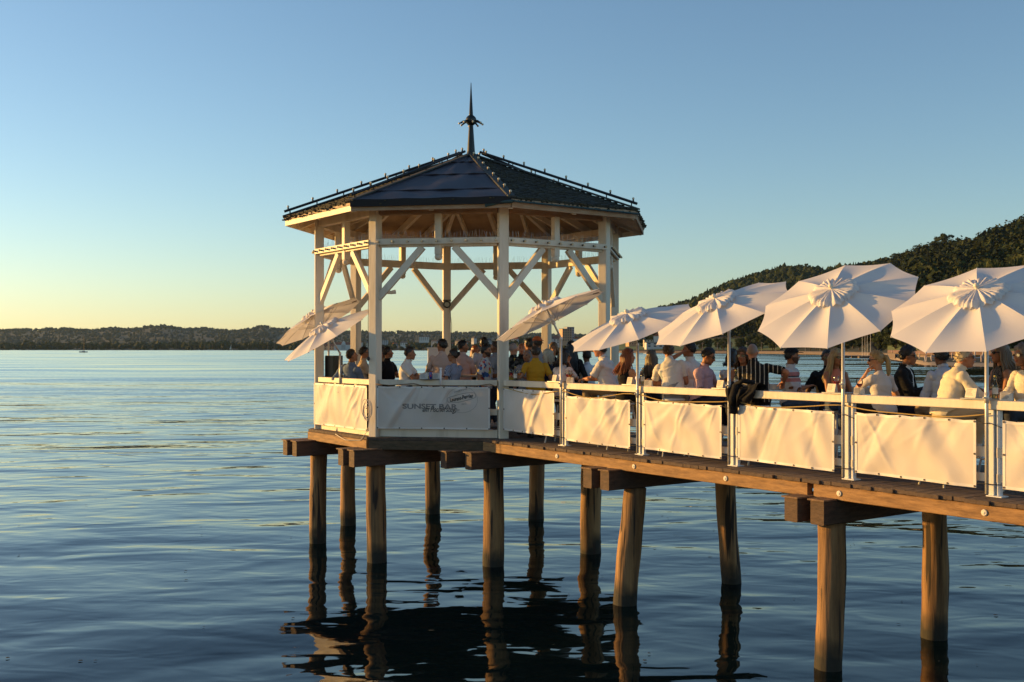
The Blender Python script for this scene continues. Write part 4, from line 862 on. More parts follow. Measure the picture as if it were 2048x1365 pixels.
d = 470.0; x = (1712 - 1024) / FPX * d; o = empty("pontoon", (x, d, 0), "low wooden bathing pontoon floating off the beach", "pontoon")
MB().box((0, 0, .95), (7, 2.2, .12)).build("deck", white_paint, o, local=True)
for k in (-5, 0, 5): MB().box((k, 0, .35), (1.6, 1.8, .48)).build("float", edge_wood, o, local=True)
d = 455.0; x = (1733 - 1024) / FPX * d; o = empty("flag_island", (x, d, 0), "small stone base in the water carrying the flagpoles", "base"); MB().box((0, 0, .3), (3.4, 1.2, .5)).build("plinth", stone, o, local=True)
# sailing boats
def sailboat(px, d, ln, mast, label, hullm, sail=False):
    x = (px - 1024) / FPX * d; o = empty("sailing_boat", (x, d, 0), label, "boat", "sailing boats"); h = MB(); n = 10
    vs = []; 
    for i in range(n + 1):
        u = i / n; hw = .16 * ln * math.sin(math.pi * min(1, .12 + u * .88)) ** .7 * (1 if u < .9 else .5); sh = .11 * ln * (1 + .25 * (2 * u - 1) ** 2)
        xx = -ln / 2 + ln * u; vs += [(xx, -hw, sh), (xx, 0, -.25), (xx, hw, sh)]
    h.add(vs, [(3 * i, 3 * i + 1, 3 * i + 4, 3 * i + 3) for i in range(n)] + [(3 * i + 1, 3 * i + 2, 3 * i + 5, 3 * i + 4) for i in range(n)] + [(3 * i + 2, 3 * i, 3 * i + 3, 3 * i + 5) for i in range(n)]); h.build("hull", hullm, o, local=True)
    MB().box((-.02 * ln, 0, .14 * ln), (.17 * ln, .07 * ln, .035 * ln)).build("cabin", wall_w, o, local=True)
    MB().tube([(.06 * ln, 0, .1 * ln), (.06 * ln, 0, mast)], [.30, .18], 6).build("mast", edge_wood, o, local=True)
    MB().tube([(.06 * ln, 0, .26 * ln), (-.4 * ln, 0, .25 * ln)], .07, 6).build("boom", edge_wood, o, local=True)
    if sail: MB().add([(.05 * ln, 0, .28 * ln), (-.38 * ln, .2, .27 * ln), (.05 * ln, 0, mast * .95), (-.1 * ln, .3, mast * .55)], [(0, 1, 3), (0, 3, 2)]).build("sail", wall_w, o, local=True)
sailboat(167, 1150, 9.0, 17.5, "lone sailing boat with bare mast on the open lake", mat("white_hull", (.5, .5, .5), .4))
for i, px in enumerate((418, 424, 462, 535, 548, 561, 566)): sailboat(px, 2780 + 30 * i, 11, 18, "tiny moored sailing boat at the far shore harbour", MATS["white_hull"], i == 2)
# people on the beach: far-off specks that nobody could count
cr = MB(); q = random.Random(4)
for k in range(70):
    px = q.uniform(1780, 2080); d = float(interp(px, RS)) + q.uniform(4, 30); x = (px - 1024) / FPX * d; z = .5 + (d - float(interp(px, RS))) / 34 * 1.5; cr.tube([(x, d, z), (x + q.uniform(-.1, .1), d, z + .8), (x, d, z + 1.4), (x, d, z + 1.65)], [.12, .2, .16, .09], 5) if q.random() < .5 else cr.tube([(x, d, z + .12), (x + 1.2, d, z + .2), (x + 1.6, d, z + .3)], [.14, .2, .1], 5)
stuff(tag(cr.build("beach_crowd", mat("beach_clothes", (.3, .15, .1), .9, noise=(.35, 1), col2=(.5, .5, .5))), "far-off bathers scattered on the gravel beach", "crowd"))
# drifting weed and leaves on the water near the jetty
wd_ = MB(); q = random.Random(9)
for k in range(110):
    if k < 34: px, py = q.uniform(1290, 2040), q.uniform(1015, 1120)
    else: px, py = q.uniform(0, 2040), q.uniform(830, 1340)
    d = HC * FPX / (py - HZ); x = (px - 1024) / FPX * d; l = q.uniform(.02, .09) if k > 12 else q.uniform(.15, .55); w_ = q.uniform(.008, .03); a = q.uniform(-.3, .3); ca, sa = math.cos(a), math.sin(a)
    pts = [(x + ca * l * t - sa * o * w_, d + sa * l * t + ca * o * w_, .012 + .004 * abs(o)) for t, o in ((-.5, 0), (-.2, -1), (.25, -.7), (.5, 0), (.2, .8), (-.25, 1))]; wd_.add(pts, [(0, 1, 2, 3, 4, 5)])
stuff(tag(wd_.build("floating_weed", mat("dark_weed", (.03, .025, .012), .8)), "scattered dark weed and leaves drifting on the lake", "weed"))
# evening haze: one closed box of even, thin air around everything
hz = MB(); hz.box((0, 4300, 170), (9500, 4400, 172)); hzo = hz.build("haze", None or bpy.data.materials.new("haze_air"), local=True); hm_ = hzo.data.materials[0]; hm_.use_nodes = True; t_ = hm_.node_tree; t_.nodes.clear()
o_ = t_.nodes.new("ShaderNodeOutputMaterial"); pv = t_.nodes.new("ShaderNodeVolumePrincipled"); pv.inputs['Color'].default_value = (.50, .75, 1.0, 1); pv.inputs['Density'].default_value = 1.7e-5; pv.inputs['Anisotropy'].default_value = .2; t_.links.new(pv.outputs[0], o_.inputs['Volume'])
stuff(hzo); tag(hzo, "thin pale evening haze over the lake", "haze")
# ------------------------------------------------------------------ people
def rotm(ax, a):
    c, s = math.cos(a), math.sin(a)
    return np.array({'x': [[1, 0, 0], [0, c, -s], [0, s, c]], 'y': [[c, 0, s], [0, 1, 0], [-s, 0, c]], 'z': [[c, -s, 0], [s, c, 0], [0, 0, 1]]}[ax])
SK = {'fair': (.50, .25, .14), 'tan': (.36, .155, .075), 'brown': (.20, .09, .045), 'rosy': (.47, .20, .11)}
HAIRC = {'black': (.012, .010, .009), 'dark': (.03, .02, .014), 'brown': (.075, .042, .022), 'dkblond': (.16, .10, .05), 'blond': (.45, .30, .12), 'pale': (.62, .52, .36), 'red': (.26, .075, .02), 'grey': (.22, .20, .185), 'white': (.62, .58, .5)}
def ell_tube(pts, rad, ref=(1, 0, 0), n=14, cap=.6):
    """closed tube with elliptical sections; rad rows (a along ref, b across)."""
    pts = np.array(pts, float); rad = np.array([r if hasattr(r, '__len__') else (r, r) for r in rad], float)
    t0 = pts[0] - pts[1]; t1 = pts[-1] - pts[-2]; t0 /= np.linalg.norm(t0); t1 /= np.linalg.norm(t1)
    m0, m1 = rad[0].min(), rad[-1].min()
    pts = np.vstack([pts[0] + t0 * m0 * cap * 1.0, pts[0] + t0 * m0 * cap * .7, pts, pts[-1] + t1 * m1 * cap * .7, pts[-1] + t1 * m1 * cap]); rad = np.vstack([rad[0] * .25, rad[0] * .72, rad, rad[-1] * .72, rad[-1] * .25])
    k = len(pts); vs = []; a = np.arange(n) * 2 * math.pi / n
    for i in range(k):
        t = pts[min(i + 1, k - 1)] - pts[max(i - 1, 0)]; t /= np.linalg.norm(t); u = np.array(ref, float) - t * np.dot(ref, t)
        if np.linalg.norm(u) < 1e-3: u = np.cross(t, [0, 0, 1.]) if abs(t[2]) < .9 else np.cross(t, [0, 1., 0])
        u /= np.linalg.norm(u); w_ = np.cross(t, u); vs.append(pts[i] + np.outer(np.cos(a) * rad[i, 0], u) + np.outer(np.sin(a) * rad[i, 1], w_))
    fs = [(i * n + j, i * n + (j + 1) % n, (i + 1) * n + (j + 1) % n, (i + 1) * n + j) for i in range(k - 1) for j in range(n)] + [tuple(reversed(range(n))), tuple((k - 1) * n + j for j in range(n))]
    return np.vstack(vs), fs
def ik(a, c, l1, l2, pole):
    d = c - a; L = np.linalg.norm(d); m = (l1 + l2) * .995
    if L > m: c = a + d / L * m; d = c - a; L = m
    x = (l1 * l1 - l2 * l2 + L * L) / (2 * L); h = math.sqrt(max(l1 * l1 - x * x, 1e-6)); u = d / L; p = pole - u * np.dot(pole, u); p /= np.linalg.norm(p) + 1e-9
    return a + u * x + p * h, c
class Person: pass
def pose(sp):
    """skeleton and closed body pieces of one person in local axes (x right, y forward, z up from the deck)."""
    P = Person(); P.sp = sp; s = P.s = sp.get('s', 1.0); fem = sp.get('f', False); P.parts = []; P.seg = []
    def piece(vf, pts, rad, reg):
        P.parts.append(vf); pts = np.array(pts, float); r = [max(q) if hasattr(q, '__len__') else q for q in rad]
        for i in range(len(pts) - 1): P.seg.append((pts[i], pts[i + 1], r[i], r[i + 1], reg, i / (len(pts) - 1), (i + 1) / (len(pts) - 1)))
    pz = sp['pelvis']; pel = np.array([0, 0, pz]); yb = R(sp.get('twist', 0))
    T = rotm('z', -yb) @ rotm('y', R(sp.get('roll', 0))) @ rotm('x', -R(sp.get('lean', 0)))
    P.pel = pel; b = sp.get('belly', 0)
    st = [(-.12, .160, .11), (-.02, .170, .12), (.10, .150, .108 + b), (.22, .158, .115 + b * .6), (.34, .178, .122), (.42, .172, .105), (.475, .118, .082), (.51, .068, .062)] if not fem else [(-.12, .168, .115), (-.02, .172, .12), (.11, .128, .095 + b), (.22, .134, .104), (.32, .148, .122), (.40, .142, .092), (.455, .10, .07), (.495, .054, .054)]
    def sp_pt(z, y=0):                             # spine bends gradually from the pelvis
        k = np.clip((z + .02) / .30, 0, 1); Tk = rotm('z', -yb * k) @ rotm('y', R(sp.get('roll', 0)) * (.35 + .65 * k)) @ rotm('x', -R(sp.get('lean', 0)) * (.45 + .55 * k)); return pel + Tk @ (np.array([0, y, z]) * s)
    pts = [sp_pt(z, (.02 + b * .5) * (.05 < z < .25)) for z, _, _ in st]; rad = [(a * s, c * s) for _, a, c in st]
    piece(ell_tube(pts, rad, T @ [1, 0, 0], 20), pts, rad, 'torso'); P.sp_pt = sp_pt
    nb = sp_pt(.50); hy, hp, hr = R(sp.get('hyaw', 0)), R(sp.get('hpitch', 0)), R(sp.get('hroll', 0))
    hfwd = sp_pt(.68, .025) + np.array([0, .02 * s * math.sin(hp), 0]); P.head = hfwd; Hm = P.Hm = rotm('z', -hy) @ rotm('x', -hp) @ rotm('y', hr)
    HH = lambda x, y, z: hfwd + Hm @ (np.array([x, y, z]) * s)
    k_ = .92 if fem else 1.0
    piece(ell_tube([nb - [0, 0, .03], (nb + HH(0, -.02, -.06)) / 2, HH(0, -.015, -.04)], [.058 * s * k_, .054 * s * k_, .056 * s * k_], n=12), [nb - [0, 0, .01], HH(0, -.02, -.07)], [.055, .052], 'neck')
    def ellip(c, r, reg):
        mb = MB().ball((0, 0, 0), 1, 16, 12); v = np.array(mb.v) * np.array(r) * s + 0; v = (Hm @ (v + np.array(c) * s).T).T + hfwd; P.parts.append((v, mb.f)); cc = HH(*c); P.seg.append((cc, cc + 1e-4, min(r) * s, min(r) * s, reg, 0, 1))
    ellip((0, -.008, .02), (.075, .095, .102), 'head'); ellip((0, .028, -.045), (.057, .066, .078), 'head'); ellip((0, .066, -.096), (.028, .026, .024), 'head'); ellip((0, .07, -.02), (.052, .03, .05), 'head')
    for sx in (-1, 1):
        ellip((sx * .077, -.006, -.008), (.010, .022, .031), 'head'); ellip((sx * .030, .074, .034), (.030, .016, .012), 'head'); ellip((sx * .034, .072, -.022), (.022, .02, .018), 'head')
    nv = ell_tube([HH(0, .088, .016), HH(0, .103, -.008), HH(0, .112, -.026)], [.009 * s, .012 * s, .016 * s], n=8); P.parts.append(nv); P.seg.append((HH(0, .095, .01), HH(0, .105, -.02), .012, .012, 'head', 0, 1))
    ellip((0, .088, -.062), (.024, .014, .012), 'head')
    P.hands = {}
    for sx, key in ((-1, 'L'), (1, 'R')):
        sw = (.185 if not fem else .158); sh = sp_pt(.425) + T @ (np.array([sx * sw, 0, -.0]) * s); P.parts.append(ell_tube([sh - T @ (np.array([sx * .03, 0, 0]) * s), sh + T @ (np.array([sx * .006, 0, -.01]) * s)], [.066 * s * k_, .064 * s * k_], n=12))
        tg = sp['arms'][key]; tgt = np.array(tg[:3], float) if not isinstance(tg, str) else None
        if isinstance(tg, str):
            if tg == 'down': tgt = sp_pt(-.06) + np.array([sx * .26, .06, 0]) * s
            elif tg == 'lap': tgt = pel + np.array([sx * .10, .34, .11]) * s
            elif tg == 'hold': tgt = sp_pt(.24) + np.array([sx * .06, .34, 0]) * s
            elif tg == 'chin': tgt = HH(sx * .035, .10, -.19)
            elif tg == 'mouth': tgt = HH(sx * .06, .15, -.17)
            elif tg == 'brow': tgt = HH(sx * .10, .12, -.06)
            elif tg == 'cross': tgt = sp_pt(.20) + T @ (np.array([-sx * .10, .20 + .03 * (sx > 0), .03 * sx]) * s)
            elif tg == 'neckback': tgt = HH(sx * .12, -.06, -.05)
        pole = np.array(sp.get('elbow' + key, (sx * .55, -.5, -.8)))
        el, wr = ik(sh, tgt, .285 * s, .255 * s, pole); fat = 1.0 if not fem else .82
        up = [sh, sh * .5 + el * .5, el]; piece(ell_tube(up, [.054 * s * fat, .050 * s * fat, .040 * s * fat], n=12), up, [.055 * s, .05 * s, .042 * s], 'uarm' + key)
        fo = [el, el * .6 + wr * .4, wr]; piece(ell_tube(fo, [.041 * s * fat, .041 * s * fat, .027 * s * fat], n=12), fo, [.042 * s, .041 * s, .028 * s], 'farm' + key)
        d = wr - el; d /= np.linalg.norm(d); side = np.cross(d, [0, 0, 1.]) if abs(d[2]) < .93 else np.array([sx, 0, 0.]); side /= np.linalg.norm(side); nrm = np.cross(side, d); 
        if nrm[2] < 0: nrm = -nrm                    # back of the hand up
        if isinstance(tg, str) and tg in ('chin', 'mouth', 'hold', 'brow'): d = d * .8 + (HH(0, .05, 0) - wr) / np.linalg.norm(HH(0, .05, 0) - wr) * .4 if tg != 'hold' else d; d /= np.linalg.norm(d); side = np.cross(d, nrm); side /= np.linalg.norm(side); nrm = np.cross(side, d)
        thumb = side * (1 if np.dot(side, [-sx, 0, 0]) > 0 else -1); curl = sp.get('curl', .45); kn = wr + d * .088 * s; hs = s * (.92 if fem else 1.0)
        piece(ell_tube([wr, wr + d * .045 * hs, kn], [(.028 * hs, .02 * hs), (.040 * hs, .017 * hs), (.040 * hs, .014 * hs)], side, 10), [wr, kn], [.04 * s, .04 * s], 'hand')
        P.hands[key] = (kn + d * .03, d, nrm)
        for q_, (off, ln) in enumerate(((-.030, .066), (-.010, .075), (.010, .070), (.029, .054))):
            p = kn + thumb * (-off) * hs - d * .006; dd = d.copy(); pts = [p]
            for j in range(3):
                an = curl * (.7 + .5 * j) + .06 * q_; c_, s_ = math.cos(an), math.sin(an); dd2 = dd * c_ - nrm * s_ * 1.0; dd2 /= np.linalg.norm(dd2); pts.append(pts[-1] + dd2 * ln * hs * (.42, .32, .26)[j]); dd = dd2
            piece(ell_tube(pts, [.0102 * hs, .0098 * hs, .0094 * hs, .0085 * hs], n=7, cap=.5), pts, [.01] * 4, 'hand')
        p = wr + d * .022 * hs + thumb * .028 * hs; pts = [p, p + (d * .6 + thumb * .65 - nrm * .25) * .038 * hs, p + (d * 1.15 + thumb * .85 - nrm * .5) * .056 * hs]; piece(ell_tube(pts, [.0145 * hs, .0115 * hs, .0095 * hs], n=7, cap=.5), pts, [.012] * 3, 'hand')
    for sx, key in ((-1, 'L'), (1, 'R')):
        hp_ = pel + np.array([sx * .088, 0, -.04]) * s
        if sp['sit']:
            kn = pel + np.array([sx * (.13 + sp.get('knee', 0)), .42, .0]) * s; an = np.array([kn[0] * .9, kn[1] - .08, max(.10, kn[2] - .42 * s)]); an = kn + (an - kn) / np.linalg.norm(an - kn) * .42 * s
        else:
            st_ = sp.get('step', .06) * sx; an = np.array([sx * .10 * s, st_ - .02, .085 * s]); kn, an = ik(hp_, an, .43 * s, .425 * s, np.array([sx * .05, 1.0, 0])); an[2] = .085 * s
        th = [hp_, hp_ * .5 + kn * .5, kn]; piece(ell_tube(th, [.088 * s, .078 * s, .058 * s], n=12), th, [.09 * s, .08 * s, .06 * s], 'thigh' + key)
        shn = [kn, kn * .65 + an * .35, an]; piece(ell_tube(shn, [.057 * s, .056 * s, .038 * s], n=12), shn, [.058 * s, .056 * s, .04 * s], 'shin' + key)
        toe = an + np.array([sx * .02, .17, -.045]) * s; heel = an + np.array([0, -.045, -.035]) * s; toe[2] = an[2] - .052 * s; heel[2] = an[2] - .048 * s
        piece(ell_tube([heel, an * .5 + toe * .5 + [0, 0, -.01], toe], [(.034 * s, .034 * s), (.042 * s, .034 * s), (.042 * s, .026 * s)], (1, 0, 0), 12), [heel, toe], [.04 * s, .04 * s], 'foot')
        P.foot = an
    return P
def plan_place(sp):
    """fill in scale / pelvis height so that the head meets its pixel, and find the standing place."""
    px, py = sp['px'], sp['py']
    if 'v' in sp: tgt = ray_plan(px, OV['B'] + PN * sp['v'], PD)
    else: tgt = np.array([(px - 1024) / FPX * sp['y'], sp['y']])
    zh = HC - (py - HZ) / FPX * tgt[1] - DK; sp['arms'] = {'L': sp.get('L', 'down'), 'R': sp.get('R', 'down')}
    if sp['sit']:
        sp.setdefault('s', .95 if sp.get('f') else 1.0); sp['pelvis'] = .85; P = pose(sp); sp['pelvis'] = float(np.clip(.85 + zh - P.head[2], .70, 1.02))
    else:
        s = 1.0
        for _ in range(4): sp['s'] = s; sp['pelvis'] = .93 * s; P = pose(sp); s = float(np.clip(s * zh / P.head[2], .88, 1.14))
        sp['s'] = s; sp['pelvis'] = .93 * s
    P = pose(sp); a = -R(sp['yaw']); off = rotm('z', a)[:2, :2] @ P.head[:2]; P.base = tgt - off; P.ang = a
    return P
def remesh_all(Ps, vox=.0115):
    tmp = []
    for P in Ps:
        vs, fs, b = [], [], 0
        for v, f in P.parts: vs.append(v); fs += [tuple(b + i for i in q) for q in f]; b += len(v)
        me = bpy.data.meshes.new("tmp"); me.from_pydata(np.vstack(vs).tolist(), [], fs); o = bpy.data.objects.new("tmp", me); C.objects.link(o)
        m = o.modifiers.new("r", 'REMESH'); m.mode = 'VOXEL'; m.voxel_size = vox; m.adaptivity = 0; tmp.append(o)
    dg = bpy.context.evaluated_depsgraph_get()
    for P, o in zip(Ps, tmp):
        me = o.evaluated_get(dg).to_mesh(); n = len(me.vertices); v = np.empty(n * 3, np.float32); me.vertices.foreach_get('co', v); v = v.reshape(-1, 3).astype(float)
        li = np.empty(len(me.loops), np.int32); me.loops.foreach_get('vertex_index', li); ls = np.empty(len(me.polygons), np.int32); me.polygons.foreach_get('loop_total', ls)
        f = li.reshape(-1, 4) if (ls == 4).all() else None
        if f is None: st = np.cumsum(ls) - ls; f = np.array([li[a:a + 4] if c == 4 else np.r_[li[a:a + 3], li[a + 2]] for a, c in zip(st, ls)])
        P.v, P.f = v, f; o.evaluated_get(dg).to_mesh_clear()
    for o in tmp: me = o.data; bpy.data.objects.remove(o); bpy.data.meshes.remove(me)
def smooth(v, f, it=2, k=.5, fix=None):
    e = np.concatenate([f[:, [0, 1]], f[:, [1, 2]], f[:, [2, 3]], f[:, [3, 0]]]); n = len(v); cnt = np.bincount(e[:, 0], minlength=n) + np.bincount(e[:, 1], minlength=n)
    for _ in range(it):
        acc = np.stack([np.bincount(e[:, 0], v[e[:, 1], c], n) + np.bincount(e[:, 1], v[e[:, 0], c], n) for c in range(3)], 1) / np.maximum(cnt, 1)[:, None]; w_ = v + k * (acc - v)
        if fix is not None: w_[fix] = v[fix]
        v = w_
    return v
def vnormals(v, f):
    n = np.cross(v[f[:, 2]] - v[f[:, 0]], v[f[:, 3]] - v[f[:, 1]]); vn = np.stack([sum(np.bincount(f[:, i], n[:, c], len(v)) for i in range(4)) for c in range(3)], 1); return vn / (np.linalg.norm(vn, axis=1)[:, None] + 1e-12)
def classify(P):
    v = P.v; best = np.full(len(v), 1e9); reg = np.zeros(len(v), int); par = np.zeros(len(v)); names = sorted({s_[4] for s_ in P.seg})
    for a, b, r0, r1, rg, t0, t1 in P.seg:
        ab = b - a; t = np.clip((v - a) @ ab / max(ab @ ab, 1e-9), 0, 1); d = np.linalg.norm(v - (a + t[:, None] * ab), axis=1) - (r0 + (r1 - r0) * t); k = d < best; best[k] = d[k]; reg[k] = names.index(rg); par[k] = (t0 + (t1 - t0) * t)[k]
    P.reg = np.array(names)[reg]; P.par = par
PMAT = {}
def cloth(kind, col, col2=None, col3=None):
    key = (kind, col, col2, col3)
    if key in PMAT: return PMAT[key]
    m = bpy.data.materials.new("cloth_" + kind); m.use_nodes = True; t = m.node_tree; b = t.nodes["Principled BSDF"]; N, L = t.nodes.new, t.links.new
    b.inputs['Base Color'].default_value = (*col, 1); b.inputs['Roughness'].default_value = .85; b.inputs['Specular IOR Level'].default_value = .2; tc = N("ShaderNodeTexCoord")
    bn = N("ShaderNodeTexNoise"); bn.inputs['Scale'].default_value = 9; bn.inputs['Detail'].default_value = 3; L(tc.outputs['Object'], bn.inputs['Vector']); bp = N("ShaderNodeBump"); bp.inputs['Strength'].default_value = .8; bp.inputs['Distance'].default_value = .03; L(bn.outputs[0], bp.inputs['Height']); L(bp.outputs[0], b.inputs['Normal'])
    def mixc(f, c1, c2):
        mx = N("ShaderNodeMix"); mx.data_type = 'RGBA'; L(f, mx.inputs[0])
        for k, c in ((6, c1), (7, c2)):
            if isinstance(c, tuple): mx.inputs[k].default_value = (*c, 1)
            else: L(c, mx.inputs[k])
        return mx.outputs[2]
    if kind in ('stripe', 'pin'):
        wv = N("ShaderNodeTexWave"); wv.wave_type = 'BANDS'; wv.bands_direction = 'X'; wv.inputs['Scale'].default_value = 5.2 if kind == 'stripe' else 17; wv.inputs['Distortion'].default_value = .5 if kind == 'stripe' else .2; L(tc.outputs['Object'], wv.inputs['Vector'])
        mr = N("ShaderNodeMapRange"); mr.inputs['From Min'].default_value = .90 if kind == 'stripe' else .5; mr.inputs['From Max'].default_value = .95 if kind == 'stripe' else .8; L(wv.outputs['Fac'], mr.inputs['Value']); L(mixc(mr.outputs[0], col, col2), b.inputs['Base Color'])
    elif kind == 'floral':
        vo = N("ShaderNodeTexVoronoi"); vo.inputs['Scale'].default_value = 17; L(tc.outputs['Object'], vo.inputs['Vector']); rp = N("ShaderNodeValToRGB"); rp.color_ramp.interpolation = 'CONSTANT'; sp = N("ShaderNodeSeparateColor"); L(vo.outputs['Color'], sp.inputs[0]); L(sp.outputs[0], rp.inputs[0]); e = rp.color_ramp.elements; e[0].color = (*col, 1); e[1].position = .55; e[1].color = (*col2, 1); x = e.new(.75); x.color = (*(col3 or col2), 1); x = e.new(.9); x.color = (.5, .35, .05, 1); L(rp.outputs[0], b.inputs['Base Color'])
    elif kind == 'check':
        ck = N("ShaderNodeTexChecker"); ck.inputs['Scale'].default_value = 60; ck.inputs['Color1'].default_value = (*col, 1); ck.inputs['Color2'].default_value = (*col2, 1); L(tc.outputs['Object'], ck.inputs['Vector']); L(ck.outputs[0], b.inputs['Base Color'])
    elif kind == 'band':                            # tee with coloured bands across the chest
        sp = N("ShaderNodeSeparateXYZ"); L(tc.outputs['Object'], sp.inputs[0]); rp = N("ShaderNodeValToRGB"); rp.color_ramp.interpolation = 'CONSTANT'; mr = N("ShaderNodeMapRange"); mr.inputs['From Min'].default_value = .9; mr.inputs['From Max'].default_value = 1.5; L(sp.outputs['Z'], mr.inputs['Value']); L(mr.outputs[0], rp.inputs[0]); e = rp.color_ramp.elements; e[0].color = (*col, 1); e[1].position = .38; e[1].color = (*col2, 1)
        for pos, cc in ((.47, col), (.50, col3), (.53, col2), (.62, col)): x = e.new(pos); x.color = (*cc, 1)
        L(rp.outputs[0], b.inputs['Base Color'])
    elif kind == 'lace':
        vo = N("ShaderNodeTexVoronoi"); vo.inputs['Scale'].default_value = 55; L(tc.outputs['Object'], vo.inputs['Vector']); mr = N("ShaderNodeMapRange"); mr.inputs['From Min'].default_value = .35; mr.inputs['From Max'].default_value = .5; L(vo.outputs['Distance'], mr.inputs['Value']); L(mixc(mr.outputs[0], col, col2), b.inputs['Base Color'])
    PMAT[key] = m
    return m
skin_m = vmat("skin", .5, .35); hair_mats = {}
def hair_mat(k):
    if k not in hair_mats: hair_mats[k] = mat("hair_" + k, HAIRC[k], .42, spec=.5, noise=(40, .6), stretch=(1, 1, .1), col2=tuple(c * .45 for c in HAIRC[k]))
    return hair_mats[k]
lens_m = mat("dark_lens", (.01, .01, .012), .08, spec=.8); eye_w = mat("eye", (.06, .04, .03), .2)
def build_person(P, label):
    sp, s = P.sp, P.s; q = np.random.default_rng(int(sp['px'] * 7)); classify(P); P.v = smooth(P.v, P.f, 1, .35); N_ = vnormals(P.v, P.f)
    root = empty("person", (P.base[0], P.base[1], DK), label, "person", "guests at the jetty bar", rz=P.ang)
    col = np.tile(np.array(SK[sp.get('skin', 'tan')]), (len(P.v), 1)); hl = (P.v - P.head) @ P.Hm / s; hd = P.reg == 'head'; x, y, z = hl.T
    col[hd & (abs(x) < .024) & (y > .075) & (abs(z + .062) < .011)] *= (.85, .5, .5)
    hc = np.array(HAIRC[sp.get('hair', ('short', 'dark'))[1]])
    col[hd & (abs(x) > .012) & (abs(x) < .052) & (y > .07) & (abs(z - .036) < .008)] = hc * .8 + np.array(SK[sp.get('skin', 'tan')]) * .15
    col[hd & (abs(abs(x) - .031) < .017) & (y > .072) & (abs(z - .010) < .008)] *= .45
    if sp.get('beard'): k = hd & (y > -.015) & (z < -.035 - .03 * (abs(x) < .02) * (y > .09) + .02 * (abs(x) > .045)) & ~((abs(x) < .022) & (abs(z + .062) < .008)); col[k] = col[k] * (1 - sp['beard']) + hc * sp['beard']
    if sp.get('hair', ('', ''))[0] == 'buzz': k = hd & (z > .05 - .05 * np.clip((-y + .03) / .08, 0, 1.6)) & (y < .075); col[k] = col[k] * .15 + hc * .85
    # clothes grown from the body surface
    covered = np.zeros(len(P.v), bool)
    def garment(name, mask, off, m, folds=.004, sm=3, drop=None):
        fk = mask[P.f].all(1)
        if fk.sum() < 8: return None
        covered[mask] = True
        ids = np.unique(P.f[fk]); mp = np.full(len(P.v), -1); mp[ids] = np.arange(len(ids)); f = mp[P.f[fk]]; v = P.v[ids]; n = N_[ids]
        v = smooth(v, f, sm, .5); ph = q.uniform(0, 6.28, 6); a_ = q.normal(0, 1, (5, 3)) * np.array([14, 14, 22]); d = sum(np.sin(v @ a_[i] + ph[i]) for i in range(5)) / 5 ** .5
        d2 = np.abs(np.sin(v @ (q.normal(0, 1, 3) * np.array([9, 9, 30])) + ph[5])); o_ = (off if np.isscalar(off) else off[ids]) + folds * d - folds * 1.0 * np.clip(1 - d2 / .3, 0, 1)
        v = v + n * o_[:, None] if not np.isscalar(o_) else v + n * o_
        ob = put(name, v, f, m, root, True, True); return ob
    reg, par = P.reg, P.par; tor = reg == 'torso'; top, tm = sp['top']; sl = {'tank': -1, 'tee': .72, 'short': .85, 'long': 2, 'roll': 1.45}[top]
    m_ = tor & (par > (.08 if not sp.get('crop') else .2)) & (par < (.985 if top != 'tank' else .86))
    if top == 'tank': hh_ = (P.v - P.sp_pt(.36)); m_ &= (np.abs(P.v @ np.array([1, 0, 0])) < .135 * s) | (par < .55)
    for k in 'LR':
        if sl > 0: m_ |= (reg == 'uarm' + k) & (par < min(sl, 1.01))
        if sl > 1: m_ |= (reg == 'farm' + k) & (par < (sl - 1 if sl < 2 else .93))
    if top != 'tank': m_ |= (reg == 'neck') & (par < (.05 if top == 'tee' else .30))
    off = np.full(len(P.v), .013 if top != 'tank' else .007); off[tor] += (.016 if top != 'tank' else .004) * np.clip(1 - par[tor] / .6, 0, 1)
    if top in ('short', 'long', 'roll'): off += .004
    arm = np.char.startswith(reg.astype(str), 'uarm'); off[arm] += .006 * np.clip(par[arm], 0, 1) * (sl > 0)
    sh = garment("shirt" if top != 'tank' else "top", m_, off, tm, .0085 if top != 'tank' else .003)
    if 'jacket' in sp:
        jm = (tor & (par > .04) & (par < .985)) | (reg == 'neck') & (par < .2)
        for k in 'LR': jm |= (reg == 'uarm' + k) | ((reg == 'farm' + k) & (par < .95))
        fr = (P.v - P.sp_pt(.3)) @ np.array([1, 0, 0]); jm &= ~(tor & (np.abs(fr) < .055 * s) & (N_[:, 1] > .4)); garment("jacket", jm, off + .016, sp['jacket'], .007)
    bt = sp.get('bottom', 'trousers'); bm_ = sp.get('bm') or cloth('plain', (.03, .035, .05)); m_ = tor & (par < .30)
    for k in 'LR':
        m_ |= (reg == 'thigh' + k) & (par < (.95 if bt == 'shorts' else 1.01))
        if bt != 'shorts': m_ |= (reg == 'shin' + k) & (par < .95)
    garment("trousers" if bt != 'shorts' else "shorts", m_, .010, bm_, .004)
    ft = reg == 'foot'
    for k in 'LR': ft |= (reg == 'shin' + k) & (par > .9)
    sm2 = sp.get('shoe') or cloth('plain', (.5, .48, .45) if q.random() < .5 else (.04, .03, .03))
    for sx in (-1, 1): garment("shoe", ft & (P.v[:, 0] * sx > 0), .009, sm2, 0, 1)
    inn = covered.copy(); e_ = P.f[~covered[P.f].all(1)]; inn[np.unique(e_)] = False; bv = P.v - N_ * np.where(inn, .014, 0)[:, None]
    b = put("body", bv, P.f, skin_m, root, True, True); tint(b.data, col)
